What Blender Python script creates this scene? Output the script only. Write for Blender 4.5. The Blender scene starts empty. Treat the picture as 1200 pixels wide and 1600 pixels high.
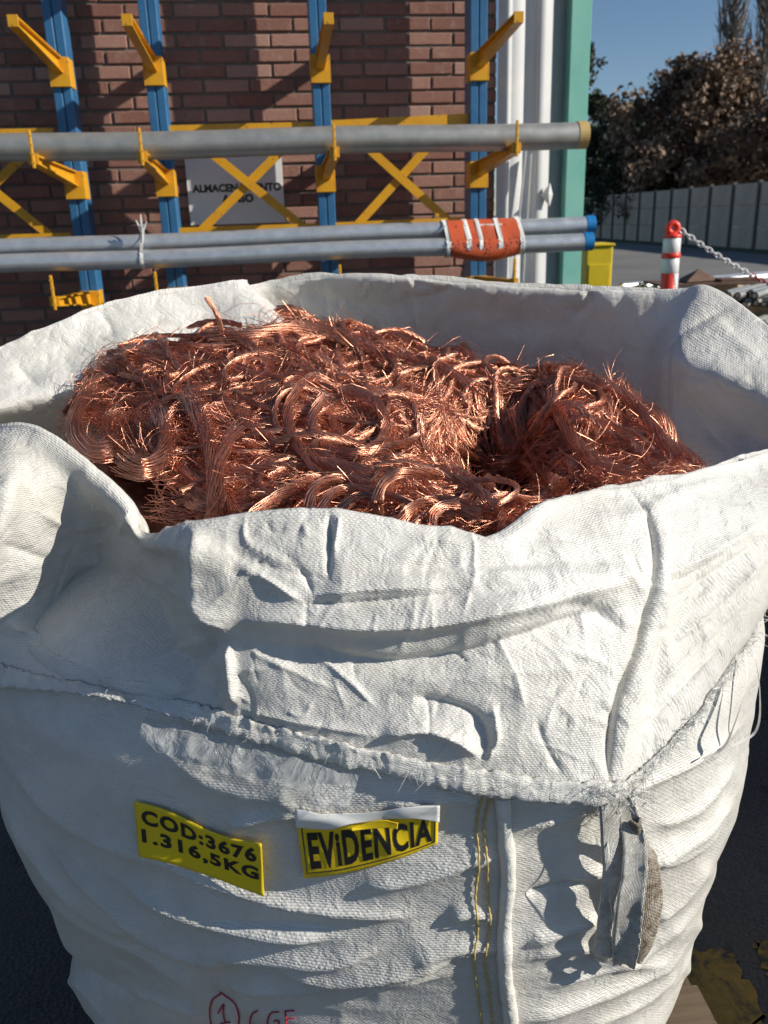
import bpy, bmesh, math, random
import numpy as np
from mathutils import Vector, Matrix
from mathutils.bvhtree import BVHTree

random.seed(7)
RS = np.random.RandomState(11)
R = math.radians
scene = bpy.context.scene
C = scene.collection

# ------------------------------------------------------------------ camera
F_PX = 1350.0                       # focal length in pixels of the 1200 x 1600 photograph
CAM = Vector((0, 0, 1.45))
cam_rot = Matrix.Rotation(R(71.2), 3, 'X') @ Matrix.Rotation(R(-1.8), 3, 'Z')
cd = bpy.data.cameras.new('camera')
cam = bpy.data.objects.new('camera', cd)
C.objects.link(cam)
cam.location = CAM
cam.rotation_euler = cam_rot.to_euler()
cd.sensor_fit = 'VERTICAL'
cd.sensor_height = 36
cd.lens = F_PX / 1600 * 36
cd.clip_start = 0.05
cd.clip_end = 2000
cd.dof.use_dof = True
cd.dof.focus_distance = 1.2
cd.dof.aperture_fstop = 8.0
scene.camera = cam

# ------------------------------------------------------------------ world, sun, exposure
SUN_AZ, SUN_EL = R(105.0), R(29.0)      # azimuth measured from +Y towards +X
world = bpy.data.worlds.new('World')
scene.world = world
world.use_nodes = True
wn = world.node_tree
wn.nodes.clear()
wo = wn.nodes.new('ShaderNodeOutputWorld')
wb = wn.nodes.new('ShaderNodeBackground')
sk = wn.nodes.new('ShaderNodeTexSky')
sk.sky_type = 'NISHITA'
sk.sun_disc = False
sk.sun_elevation = SUN_EL
sk.sun_rotation = SUN_AZ
sk.altitude = 900
sk.air_density = 1.0
sk.dust_density = 0.1
sk.ozone_density = 3.5
wb.inputs['Strength'].default_value = 0.072
wn.links.new(sk.outputs[0], wb.inputs[0])
wn.links.new(wb.outputs[0], wo.inputs[0])
sun_dir = Vector((math.sin(SUN_AZ) * math.cos(SUN_EL), math.cos(SUN_AZ) * math.cos(SUN_EL), math.sin(SUN_EL)))
sl = bpy.data.lights.new('sun', 'SUN')
sl.energy = 5.0
sl.angle = R(0.53)
sl.color = (1.0, 0.94, 0.83)
so = bpy.data.objects.new('sun', sl)
so.rotation_euler = sun_dir.to_track_quat('Z', 'Y').to_euler()
so.location = sun_dir * 30
C.objects.link(so)
scene.view_settings.view_transform = 'Standard'
scene.view_settings.look = 'None'
scene.view_settings.exposure = 0.26
scene.view_settings.gamma = 1.0
scene.cycles.max_bounces = 8
scene.cycles.sample_clamp_indirect = 6.0

# ------------------------------------------------------------------ helpers
MR = np.array(cam_rot)
CO = np.array(CAM)

def ray(px, py):
    d = np.array([(px - 600) / F_PX, -(py - 800) / F_PX, -1.0])
    d = MR @ d
    return d / d[1]

def at(px, py, Y):
    """world point seen at photo pixel (px, py) at the forward distance Y"""
    return CO + ray(px, py) * Y

def proj(P):
    q = (P - CO) @ MR
    return np.stack([600 + F_PX * q[..., 0] / -q[..., 2], 800 - F_PX * q[..., 1] / -q[..., 2]], -1)

WT = np.array([math.cos(R(6.3)), math.sin(R(6.3)), 0.0])      # along the brick wall, rightwards
WN = np.array([math.sin(R(6.3)), -math.cos(R(6.3)), 0.0])     # out of the brick wall, towards the camera
W0 = np.array([0.0, 5.85, 0.0])

def wp(u, w, z):
    return W0 + WT * u + WN * w + np.array([0, 0, z])

def uz(px, py, w):
    d = ray(px, py)
    t = ((W0 + WN * w - CO) @ WN) / (d @ WN)
    p = CO + d * t
    return float((p - W0) @ WT), float(p[2])

def tag(o, label=None, cat=None, group=None, kind=None):
    if label: o['label'] = label
    if cat: o['category'] = cat
    if group: o['group'] = group
    if kind: o['kind'] = kind
    return o

def empty(name, loc=(0, 0, 0), rz=0.0):
    o = bpy.data.objects.new(name, None)
    o.location = loc
    o.rotation_euler = (0, 0, rz)
    o.empty_display_size = 0.1
    C.objects.link(o)
    return o

def link(name, me, mat, parent=None, smooth=True):
    o = bpy.data.objects.new(name, me)
    C.objects.link(o)
    if mat is not None:
        for m in (mat if isinstance(mat, (list, tuple)) else [mat]):
            me.materials.append(m)
    if smooth:
        me.polygons.foreach_set('use_smooth', np.ones(len(me.polygons), dtype=bool))
    if parent is not None:
        o.parent = parent
        if parent.type == 'EMPTY' and 'world_parts' in parent:
            pass
        o.matrix_parent_inverse = parent_inv(parent)
    return o

def parent_inv(p):
    m = Matrix.Identity(4)
    q = p
    chain = []
    while q is not None:
        chain.append(q)
        q = q.parent
    for q in reversed(chain):
        m = m @ q.matrix_parent_inverse @ Matrix.LocRotScale(q.location, q.rotation_euler, q.scale)
    return m.inverted()

def mesh_np(name, V, Q, uv=None):
    """V (n,3) verts, Q (m,k) faces, uv (n,2) per vertex"""
    V = np.ascontiguousarray(V, dtype=np.float32)
    Q = np.ascontiguousarray(Q, dtype=np.int32)
    me = bpy.data.meshes.new(name)
    me.vertices.add(len(V))
    me.vertices.foreach_set('co', V.ravel())
    k = Q.shape[1]
    me.loops.add(Q.size)
    me.loops.foreach_set('vertex_index', Q.ravel())
    me.polygons.add(len(Q))
    me.polygons.foreach_set('loop_start', np.arange(0, Q.size, k, dtype=np.int32))
    me.polygons.foreach_set('loop_total', np.full(len(Q), k, dtype=np.int32))
    if uv is not None:
        l = me.uv_layers.new(name='UVMap')
        l.data.foreach_set('uv', np.ascontiguousarray(uv[Q.ravel()], dtype=np.float32).ravel())
    me.update(calc_edges=True)
    return me

def grid_faces(n, m, close_n=False, close_m=False):
    i = np.arange(n if close_n else n - 1)
    j = np.arange(m if close_m else m - 1)
    I, J = np.meshgrid(i, j, indexing='ij')
    I2, J2 = (I + 1) % n, (J + 1) % m
    return np.stack([I * m + J, I2 * m + J, I2 * m + J2, I * m + J2], -1).reshape(-1, 4)

def catmull(P, sub, closed=False):
    """P (k, ..., 3) control points -> interpolated along axis 0"""
    P = np.asarray(P, float)
    n = len(P)
    seg = n if closed else n - 1
    out = []
    for i in range(seg):
        if closed:
            a, b, c, d = P[(i - 1) % n], P[i], P[(i + 1) % n], P[(i + 2) % n]
        else:
            b, c = P[i], P[i + 1]
            a = P[i - 1] if i > 0 else 2 * b - c
            d = P[i + 2] if i + 2 < n else 2 * c - b
        s = sub[i] if hasattr(sub, '__len__') else sub
        for t in np.arange(s) / s:
            out.append(0.5 * (2 * b + (c - a) * t + (2 * a - 5 * b + 4 * c - d) * t * t + (3 * b - 3 * c + d - a) * t ** 3))
    if not closed:
        out.append(P[-1])
    return np.array(out)

def resample(P, n):
    P = np.asarray(P, float)
    s = np.r_[0, np.cumsum(np.linalg.norm(np.diff(P, axis=0), axis=1))]
    t = np.linspace(0, s[-1], n)
    return np.stack([np.interp(t, s, P[:, k]) for k in range(P.shape[1])], -1)

def _hash(i, j, k, seed):
    h = (i * 374761393 + j * 668265263 + k * 2147483647 + seed * 974711) & 0xffffffff
    h = ((h ^ (h >> 13)) * 1274126177) & 0xffffffff
    return ((h ^ (h >> 16)) & 0xffff) / 65535.0

def vnoise(P, scale, seed=0):
    p = np.asarray(P, float) * scale
    i = np.floor(p).astype(np.int64)
    f = p - i
    f = f * f * f * (f * (f * 6 - 15) + 10)
    r = 0
    for a in (0, 1):
        for b in (0, 1):
            for c in (0, 1):
                w = (f[..., 0] if a else 1 - f[..., 0]) * (f[..., 1] if b else 1 - f[..., 1]) * (f[..., 2] if c else 1 - f[..., 2])
                r = r + w * _hash(i[..., 0] + a, i[..., 1] + b, i[..., 2] + c, seed)
    return r * 2 - 1

def grid_normals(P, closed_n=True):
    du = np.roll(P, -1, 0) - np.roll(P, 1, 0)
    if not closed_n:
        du[0] = P[1] - P[0]; du[-1] = P[-1] - P[-2]
    dv = np.empty_like(P)
    dv[:, 1:-1] = P[:, 2:] - P[:, :-2]
    dv[:, 0] = P[:, 1] - P[:, 0]; dv[:, -1] = P[:, -1] - P[:, -2]
    n = np.cross(du, dv)
    return n / (np.linalg.norm(n, axis=-1, keepdims=True) + 1e-12)

def stroke_field(pix, strokes):
    """sum of ridges (+) and valleys (-) laid along folds; height in mm, widths in photo pixels on either side"""
    h = np.zeros(pix.shape[:-1])
    for pts, amp, wl, wr in strokes:
        P = catmull(np.array(pts, float), 6)
        m = max(wl, wr) * 3.6
        lo, hi = P.min(0) - m, P.max(0) + m
        mask = (pix[..., 0] > lo[0]) & (pix[..., 0] < hi[0]) & (pix[..., 1] > lo[1]) & (pix[..., 1] < hi[1])
        idx = np.nonzero(mask)
        if len(idx[0]) == 0: continue
        X = pix[idx]
        best = np.full(len(X), 1e9); side = np.zeros(len(X)); tt = np.zeros(len(X))
        L = np.linalg.norm(np.diff(P, axis=0), axis=1); S = np.r_[0, np.cumsum(L)]
        for k in range(len(P) - 1):
            a, d = P[k], P[k + 1] - P[k]
            t = np.clip(((X - a) @ d) / (d @ d), 0, 1)
            q = X - a - t[:, None] * d
            dd = np.hypot(q[:, 0], q[:, 1])
            s = d[0] * q[:, 1] - d[1] * q[:, 0]
            u = dd < best
            best[u] = dd[u]; side[u] = s[u]; tt[u] = (S[k] + t[u] * L[k]) / S[-1]
        w = np.where(side > 0, wr, wl)
        ends = np.clip(np.minimum(tt, 1 - tt) * 5, 0, 1)
        ends = ends * ends * (3 - 2 * ends)
        h[idx] += amp * 0.001 * np.exp(-(np.sqrt((best / w) ** 2 + .03) - .173) * 1.5) * (0.12 + 0.88 * ends)
    return h

class MB:
    """collects primitives and builds ONE mesh"""
    def __init__(s): s.v = []; s.f = []
    def add(s, V, Fc):
        o = len(s.v)
        s.v += [tuple(map(float, p)) for p in V]
        s.f += [tuple(o + i for i in f) for f in Fc]
    def box(s, c, size, axes=None, bevel=0.0):
        ax = axes if axes is not None else (np.array([1, 0, 0.]), np.array([0, 1, 0.]), np.array([0, 0, 1.]))
        hx, hy, hz = [q / 2 for q in size]
        b = min(bevel, hx * .45, hy * .45, hz * .45)
        if b <= 0:
            V = [np.array(c) + ax[0] * sx * hx + ax[1] * sy * hy + ax[2] * sz * hz for sz in (-1, 1) for sy in (-1, 1) for sx in (-1, 1)]
            s.add(V, [(0, 2, 3, 1), (4, 5, 7, 6), (0, 1, 5, 4), (2, 6, 7, 3), (0, 4, 6, 2), (1, 3, 7, 5)])
            return
        V = []; idx = {}
        for sx in (-1, 1):
            for sy in (-1, 1):
                for sz in (-1, 1):
                    for k in range(3):
                        d = [hx - b, hy - b, hz - b]; d[k] += b
                        idx[(sx, sy, sz, k)] = len(V)
                        V.append(np.array(c) + ax[0] * sx * d[0] + ax[1] * sy * d[1] + ax[2] * sz * d[2])
        Fs = []
        for k in range(3):
            a, e = [(1, 2), (2, 0), (0, 1)][k]
            for sg in (-1, 1):
                q = []
                for (p1, p2) in ((-1, -1), (1, -1), (1, 1), (-1, 1)):
                    t = [0, 0, 0]; t[k] = sg; t[a] = p1; t[e] = p2
                    q.append(idx[(t[0], t[1], t[2], k)])
                Fs.append(q if sg > 0 else q[::-1])
        for k in range(3):            # edges along axis k
            a, e = [(1, 2), (2, 0), (0, 1)][k]
            for p1 in (-1, 1):
                for p2 in (-1, 1):
                    t0 = [0, 0, 0]; t0[a] = p1; t0[e] = p2; t1 = list(t0); t0[k] = -1; t1[k] = 1
                    q = [idx[(*t0, a)], idx[(*t1, a)], idx[(*t1, e)], idx[(*t0, e)]]
                    Fs.append(q if p1 * p2 < 0 else q[::-1])
        for sx in (-1, 1):
            for sy in (-1, 1):
                for sz in (-1, 1):
                    q = [idx[(sx, sy, sz, k)] for k in range(3)]
                    Fs.append(q if sx * sy * sz > 0 else q[::-1])
        s.add(V, Fs)
    def tube(s, pts, r, n=8, cap=True, closed=False):
        P = np.asarray(pts, float); m = len(P)
        rr = r if hasattr(r, '__len__') else [r] * m
        T = np.gradient(P, axis=0) if not closed else np.roll(P, -1, 0) - np.roll(P, 1, 0)
        T /= np.linalg.norm(T, axis=1, keepdims=True) + 1e-12
        up = np.array([0, 0, 1.]) if abs(T[0][2]) < .9 else np.array([1., 0, 0])
        a = np.cross(T[0], up); a /= np.linalg.norm(a)
        V = []
        for i in range(m):
            a = a - T[i] * (a @ T[i]); a /= np.linalg.norm(a) + 1e-12
            b = np.cross(T[i], a)
            for k in range(n):
                an = 2 * math.pi * k / n
                V.append(P[i] + rr[i] * (a * math.cos(an) + b * math.sin(an)))
        Fs = []
        for i in range(m if closed else m - 1):
            for k in range(n):
                j = (i + 1) % m
                Fs.append((i * n + k, i * n + (k + 1) % n, j * n + (k + 1) % n, j * n + k))
        if cap and not closed:
            Fs.append(tuple(range(n))[::-1]); Fs.append(tuple((m - 1) * n + k for k in range(n)))
        s.add(V, Fs)
    def bar(s, a, b, w, d, up=(0, 0, 1), bevel=0.0):
        a, b = np.array(a, float), np.array(b, float)
        x = b - a; L = np.linalg.norm(x); x /= L
        y = np.cross(np.array(up, float), x); y /= np.linalg.norm(y) + 1e-12
        z = np.cross(x, y)
        s.box((a + b) / 2, (L, w, d), (x, y, z), bevel)
    def build(s, name, mat, parent=None, smooth=False):
        me = bpy.data.meshes.new(name)
        me.from_pydata(s.v, [], s.f)
        me.update()
        bm = bmesh.new(); bm.from_mesh(me); bmesh.ops.recalc_face_normals(bm, faces=bm.faces); bm.to_mesh(me); bm.free()
        return link(name, me, mat, parent, smooth)

# ------------------------------------------------------------------ materials
def new_mat(name):
    m = bpy.data.materials.new(name)
    m.use_nodes = True
    nt = m.node_tree
    b = nt.nodes['Principled BSDF']
    return m, nt, b

def N(nt, typ, **kw):
    n = nt.nodes.new(typ)
    for k, v in kw.items():
        if k.startswith('i_'):
            key = k[2:]
            n.inputs[int(key) if key.isdigit() else key.replace('_', ' ')].default_value = v
        else:
            setattr(n, k, v)
    return n

def ramp(nt, fac, stops, interp='LINEAR'):
    r = nt.nodes.new('ShaderNodeValToRGB')
    r.color_ramp.interpolation = interp
    els = r.color_ramp.elements
    while len(els) < len(stops): els.new(0.5)
    for e, (p, c) in zip(els, stops):
        e.position = p
        e.color = (*c, 1) if len(c) == 3 else c
    nt.links.new(fac, r.inputs[0])
    return r.outputs[0]

def math_n(nt, op, a, b=None, c=None):
    n = nt.nodes.new('ShaderNodeMath'); n.operation = op
    for i, x in enumerate((a, b, c)):
        if x is None: continue
        if hasattr(x, 'links'): nt.links.new(x, n.inputs[i])
        else: n.inputs[i].default_value = x
    return n.outputs[0]

def mix_c(nt, f, a, b, mode='MIX'):
    n = nt.nodes.new('ShaderNodeMix'); n.data_type = 'RGBA'; n.blend_type = mode
    for i, x in ((0, f), (6, a), (7, b)):
        if hasattr(x, 'links'): nt.links.new(x, n.inputs[i])
        else: n.inputs[i].default_value = x if not isinstance(x, tuple) or len(x) == 4 else (*x, 1)
    return n.outputs[2]

def noise(nt, scale, detail=4, rough=0.6, coord=None, dist=0.0):
    n = N(nt, 'ShaderNodeTexNoise')
    n.inputs['Scale'].default_value = scale
    n.inputs['Detail'].default_value = detail
    n.inputs['Roughness'].default_value = rough
    n.inputs['Distortion'].default_value = dist
    if coord is not None: nt.links.new(coord, n.inputs['Vector'])
    return n.outputs['Fac']

def coords(nt, kind='Object'):
    return nt.nodes.new('ShaderNodeTexCoord').outputs[kind]

def bump(nt, h, strength, dist, bsdf, prev=None):
    b = nt.nodes.new('ShaderNodeBump')
    b.inputs['Strength'].default_value = strength
    b.inputs['Distance'].default_value = dist
    nt.links.new(h, b.inputs['Height'])
    if prev is not None: nt.links.new(prev, b.inputs['Normal'])
    if bsdf is not None: nt.links.new(b.outputs[0], bsdf.inputs['Normal'])
    return b.outputs[0]

def painted(name, col, col2=None, rough=0.45, scale=9, metal=0.0, chips=None, chip_col=(0.12, 0.06, 0.03), bump_s=0.15):
    m, nt, b = new_mat(name)
    co = coords(nt)
    f = noise(nt, scale, 5, 0.65, co)
    c = ramp(nt, f, [(0.3, col), (0.72, col2 or tuple(x * 0.72 for x in col))])
    rg = math_n(nt, 'MULTIPLY_ADD', f, 0.25, rough - 0.12)
    if chips:
        g = noise(nt, scale * 3.1, 8, 0.75, co)
        msk = ramp(nt, g, [(chips, (0, 0, 0)), (chips + 0.03, (1, 1, 1))])
        c = mix_c(nt, msk, c, (*chip_col, 1))
        nt.links.new(math_n(nt, 'ADD', rg, math_n(nt, 'MULTIPLY', msk, 0.3)), b.inputs['Roughness'])
    else:
        nt.links.new(rg, b.inputs['Roughness'])
    nt.links.new(c, b.inputs['Base Color'])
    b.inputs['Metallic'].default_value = metal
    bump(nt, f, bump_s, 0.003, b)
    return m

def woven_mat(name, pitch=0.0029, bd=0.0006, base=(0.74, 0.725, 0.69), stains=(), trans=0.07, dirt=1.0, grime=None):
    m, nt, b = new_mat(name)
    uv = coords(nt, 'UV')
    sep = N(nt, 'ShaderNodeSeparateXYZ'); nt.links.new(uv, sep.inputs[0])
    k = math.pi / pitch
    # slight wander of the tapes
    wob = noise(nt, 60, 2, 0.5, uv)
    wobs = math_n(nt, 'MULTIPLY', math_n(nt, 'SUBTRACT', wob, 0.5), 0.0022)
    u = math_n(nt, 'MULTIPLY', math_n(nt, 'ADD', sep.outputs[0], wobs), k)
    v = math_n(nt, 'MULTIPLY', math_n(nt, 'ADD', sep.outputs[1], wobs), k * 1.15)
    cu, cv = math_n(nt, 'COSINE', u), math_n(nt, 'COSINE', v)
    chk0 = math_n(nt, 'MULTIPLY_ADD', math_n(nt, 'MULTIPLY', cu, cv), 0.5, 0.5)
    rows = math_n(nt, 'ABSOLUTE', cv)
    chk = math_n(nt, 'ADD', math_n(nt, 'MULTIPLY', chk0, 0.45), math_n(nt, 'MULTIPLY', rows, 0.55))
    co = coords(nt)
    fine = noise(nt, 420, 3, 0.6, co)
    h = math_n(nt, 'ADD', chk, math_n(nt, 'MULTIPLY', fine, 0.35))
    crumple = noise(nt, 38, 5, 0.6, co, 0.4)
    cr2 = math_n(nt, 'ABSOLUTE', math_n(nt, 'SUBTRACT', crumple, 0.5))
    n1 = bump(nt, cr2, 0.5, 0.012, None)
    bump(nt, h, 1.0, bd, b, n1)
    # grime
    g1 = noise(nt, 5.5, 6, 0.7, co, 0.6)
    c = ramp(nt, g1, [(0.32, tuple(x * (1 - 0.16 * dirt) * y for x, y in zip(base, (0.97, 0.96, 0.92)))), (0.6, base), (0.85, tuple(x * (1 - 0.07 * dirt) for x in base))])
    sm1 = noise(nt, 3.1, 7, 0.75, co, 1.2)
    c = mix_c(nt, ramp(nt, sm1, [(0.56, (0, 0, 0)), (0.74, (0.5 * min(dirt, 1.2), 0.5 * min(dirt, 1.2), 0.5 * min(dirt, 1.2)))]), c, (0.50, 0.46, 0.40, 1))
    gapc = ramp(nt, chk, [(0.0, (0.66, 0.66, 0.66)), (0.5, (1, 1, 1))])  # shade between the tapes put into the colour, since the bump alone is weak
    c = mix_c(nt, 1.0, c, gapc, 'MULTIPLY')
    if grime:
        gg = noise(nt, 75, 6, 0.8, co, 0.5)
        g3 = noise(nt, 16, 4, 0.7, co)
        c = mix_c(nt, ramp(nt, math_n(nt, 'ADD', gg, math_n(nt, 'MULTIPLY', g3, 0.5)), [(0.66, (0, 0, 0)), (0.86, (1, 1, 1))]), c, (*grime, 1))
    for (p, r, dens, col) in stains:
        vm = N(nt, 'ShaderNodeVectorMath', operation='SUBTRACT'); nt.links.new(co, vm.inputs[0]); vm.inputs[1].default_value = tuple(p)
        ml = N(nt, 'ShaderNodeVectorMath', operation='MULTIPLY'); nt.links.new(vm.outputs[0], ml.inputs[0]); ml.inputs[1].default_value = (1, 0.5, 1.9)
        ln = N(nt, 'ShaderNodeVectorMath', operation='LENGTH'); nt.links.new(ml.outputs[0], ln.inputs[0])
        fall = N(nt, 'ShaderNodeMapRange'); nt.links.new(ln.outputs['Value'], fall.inputs[0])
        fall.inputs[1].default_value = 0; fall.inputs[2].default_value = r; fall.inputs[3].default_value = dens; fall.inputs[4].default_value = 0.0
        sp = noise(nt, 120, 6, 0.8, co)
        msk = ramp(nt, math_n(nt, 'ADD', sp, math_n(nt, 'MULTIPLY', fall.outputs[0], 0.5)), [(0.72, (0, 0, 0)), (0.8, (1, 1, 1))])
        f2 = ramp(nt, fall.outputs[0], [(0.0, (0, 0, 0)), (0.12, (1, 1, 1))])
        msk = math_n(nt, 'MULTIPLY', msk, f2)
        c = mix_c(nt, msk, c, (*col, 1))
    nt.links.new(c, b.inputs['Base Color'])
    b.inputs['Roughness'].default_value = 0.38
    b.inputs['Specular IOR Level'].default_value = 0.55
    if trans > 0:
        out = nt.nodes['Material Output']
        tr = N(nt, 'ShaderNodeBsdfTranslucent'); nt.links.new(c, tr.inputs['Color'])
        mx = N(nt, 'ShaderNodeMixShader'); mx.inputs[0].default_value = trans
        nt.links.new(b.outputs[0], mx.inputs[1]); nt.links.new(tr.outputs[0], mx.inputs[2])
        nt.links.new(mx.outputs[0], out.inputs[0])
    return m

def copper_mat(name, c1, c2, rough=0.3, c3=None):
    m, nt, b = new_mat(name)
    co = coords(nt)
    f = noise(nt, 22, 3, 0.6, co)
    g = noise(nt, 240, 2, 0.6, co)
    c = ramp(nt, math_n(nt, 'ADD', math_n(nt, 'MULTIPLY', f, 0.62), math_n(nt, 'MULTIPLY', g, 0.38)), [(0.34, c2), (0.62, c1), (0.74, c3 or c1)])
    f5 = noise(nt, 7, 4, 0.65, co, 0.6)
    c = mix_c(nt, 1.0, c, ramp(nt, f5, [(0.32, (0.66, 0.56, 0.52)), (0.52, (1, 1, 1))]), 'MULTIPLY')
    nt.links.new(c, b.inputs['Base Color'])
    b.inputs['Metallic'].default_value = 1.0
    rg = math_n(nt, 'MULTIPLY_ADD', g, 0.3, rough - 0.15)
    nt.links.new(rg, b.inputs['Roughness'])
    return m

M = {}
M['bag'] = woven_mat('woven_bag_fabric', stains=[(tuple(at(462, 1508, 0.84)), 0.045, 0.75, (0.03, 0.03, 0.035)),
                                                  (tuple(at(505, 1490, 0.84)), 0.035, 0.55, (0.06, 0.06, 0.06)),
                                                  (tuple(at(330, 1480, 0.86)), 0.06, 0.35, (0.30, 0.28, 0.26)),
                                                  (tuple(at(230, 1560, 0.9)), 0.06, 0.35, (0.30, 0.28, 0.26))])
M['cuff'] = woven_mat('woven_cuff_fabric', stains=[(tuple(at(205, 1030, 0.9)), 0.03, 0.3, (0.1, 0.1, 0.1)), (tuple(at(478, 937, 0.85)), 0.02, 0.5, (0.3, 0.27, 0.22))])
M['hem'] = woven_mat('frayed_hem_fabric', pitch=0.0016, base=(0.80, 0.79, 0.75), trans=0.05)
M['strap'] = woven_mat('grimy_strap_webbing', pitch=0.0038, bd=0.0022, base=(0.86, 0.85, 0.81), trans=0.0, dirt=0.7, grime=(0.52, 0.50, 0.46))
M['strap_dirty'] = woven_mat('brown_stained_webbing', pitch=0.0038, bd=0.0022, base=(0.66, 0.60, 0.50), trans=0.0, dirt=2.5, grime=(0.17, 0.11, 0.07))
M['copper'] = copper_mat('copper_wire', (0.96, 0.50, 0.34), (0.66, 0.27, 0.17), 0.34, (1.0, 0.68, 0.46))
M['copper_dull'] = copper_mat('copper_strand', (0.95, 0.52, 0.37), (0.64, 0.29, 0.19), 0.35, (1.0, 0.70, 0.52))
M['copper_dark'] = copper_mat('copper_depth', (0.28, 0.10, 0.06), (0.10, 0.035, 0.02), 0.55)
M['blue'] = painted('blue_rack_paint', (0.020, 0.105, 0.24), (0.035, 0.15, 0.31), 0.42, 7, chips=0.64)
M['yellow'] = painted('yellow_rack_paint', (0.70, 0.36, 0.012), (0.58, 0.27, 0.012), 0.42, 9, chips=0.61)
M['steel'] = painted('galvanised_pipe', (0.46, 0.49, 0.52), (0.60, 0.63, 0.67), 0.34, 14, metal=0.6, bump_s=0.05)
M['steel_old'] = painted('weathered_pipe', (0.34, 0.34, 0.32), (0.46, 0.45, 0.42), 0.45, 10, metal=0.6, chips=0.74, chip_col=(0.25, 0.16, 0.10), bump_s=0.05)
M['cap_blue'] = painted('blue_plastic_cap', (0.01, 0.20, 0.50), None, 0.35)
M['cap_tan'] = painted('tan_tape', (0.55, 0.38, 0.14), None, 0.5)
M['orange'] = painted('orange_tape', (0.60, 0.12, 0.045), (0.50, 0.085, 0.035), 0.3, 20)
M['ink'] = painted('black_ink', (0.012, 0.012, 0.014), (0.02, 0.02, 0.022), 0.35, 30)
M['white'] = painted('white_sheet', (0.82, 0.82, 0.80), (0.72, 0.73, 0.72), 0.4, 6)
M['cladding'] = painted('white_cladding_metal', (0.66, 0.66, 0.64), (0.52, 0.53, 0.54), 0.38, 3)
M['teal'] = painted('teal_steel_paint', (0.16, 0.47, 0.38), (0.26, 0.56, 0.47), 0.42, 3.5, chips=0.76, chip_col=(0.5, 0.55, 0.45))
M['yellow_box'] = painted('yellow_cabinet_paint', (0.80, 0.60, 0.015), (0.68, 0.50, 0.015), 0.45, 8)
M['sticker'] = painted('yellow_vinyl', (0.86, 0.62, 0.012), (0.78, 0.55, 0.012), 0.28, 25, bump_s=0.25)
M['sticker2'] = painted('warm_yellow_vinyl', (0.85, 0.60, 0.015), (0.78, 0.54, 0.015), 0.22, 25, bump_s=0.25)
M['red'] = painted('red_plastic', (0.85, 0.05, 0.025), None, 0.4)
M['marker'] = painted('red_marker_ink', (0.50, 0.03, 0.06), None, 0.6)
M['bollard_white'] = painted('reflective_white', (0.78, 0.78, 0.78), None, 0.35)
M['rust'] = painted('rusty_steel', (0.16, 0.085, 0.05), (0.07, 0.04, 0.03), 0.7, 12)
M['bark'] = painted('tree_bark', (0.10, 0.085, 0.07), (0.05, 0.04, 0.035), 0.9, 20)
M['bark_pale'] = painted('pale_bark', (0.24, 0.20, 0.17), (0.14, 0.12, 0.10), 0.9, 20)
M['thread'] = painted('yellow_thread', (0.62, 0.46, 0.16), None, 0.6, 60)
M['fibre'] = painted('white_fibre', (0.78, 0.77, 0.74), None, 0.5, 60)
M['chain_red'] = painted('red_chain_plastic', (0.45, 0.04, 0.05), None, 0.4)

def wood():
    m, nt, b = new_mat('pallet_timber')
    co = coords(nt)
    mp = N(nt, 'ShaderNodeMapping'); mp.inputs['Scale'].default_value = (3, 40, 40); nt.links.new(co, mp.inputs[0])
    f = noise(nt, 1.5, 6, 0.7, mp.outputs[0], 0.8)
    g = noise(nt, 14, 5, 0.7, co)
    c = ramp(nt, f, [(0.3, (0.40, 0.26, 0.14)), (0.6, (0.60, 0.43, 0.26)), (0.8, (0.68, 0.52, 0.34))])
    c = mix_c(nt, ramp(nt, g, [(0.6, (0, 0, 0)), (0.68, (1, 1, 1))]), c, (0.16, 0.10, 0.07, 1))
    nt.links.new(c, b.inputs['Base Color']); b.inputs['Roughness'].default_value = 0.75
    bump(nt, f, 0.4, 0.003, b)
    return m
M['wood'] = wood()

def asphalt():
    m, nt, b = new_mat('asphalt')
    co = coords(nt)
    f = noise(nt, 0.35, 6, 0.65, co); g = noise(nt, 160, 4, 0.7, co); s = noise(nt, 3.2, 6, 0.7, co, 0.8)
    vo = N(nt, 'ShaderNodeTexVoronoi'); vo.inputs['Scale'].default_value = 95; nt.links.new(co, vo.inputs['Vector'])
    c = ramp(nt, g, [(0.35, (0.030, 0.030, 0.032)), (0.62, (0.075, 0.074, 0.072)), (0.8, (0.16, 0.155, 0.15))])
    c = mix_c(nt, ramp(nt, f, [(0.4, (0, 0, 0)), (0.65, (0.6, 0.6, 0.6))]), c, (0.14, 0.135, 0.13, 1))
    c = mix_c(nt, ramp(nt, s, [(0.55, (0, 0, 0)), (0.66, (0.85, 0.85, 0.85))]), c, (0.014, 0.014, 0.016, 1))
    nt.links.new(c, b.inputs['Base Color']); b.inputs['Roughness'].default_value = 0.85
    h = math_n(nt, 'ADD', vo.outputs['Distance'], math_n(nt, 'MULTIPLY', s, 0.8))
    bump(nt, h, 0.7, 0.008, b)
    return m
M['asphalt'] = asphalt()

def road_mat():
    m, nt, b = new_mat('road_concrete')
    co = coords(nt)
    f = noise(nt, 0.25, 6, 0.65, co); g = noise(nt, 40, 4, 0.7, co)
    c = ramp(nt, math_n(nt, 'ADD', math_n(nt, 'MULTIPLY', f, .7), math_n(nt, 'MULTIPLY', g, .3)), [(0.35, (0.10, 0.10, 0.10)), (0.65, (0.20, 0.19, 0.18))])
    nt.links.new(c, b.inputs['Base Color']); b.inputs['Roughness'].default_value = 0.85
    bump(nt, g, 0.4, 0.01, b)
    return m
M['road'] = road_mat()

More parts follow.
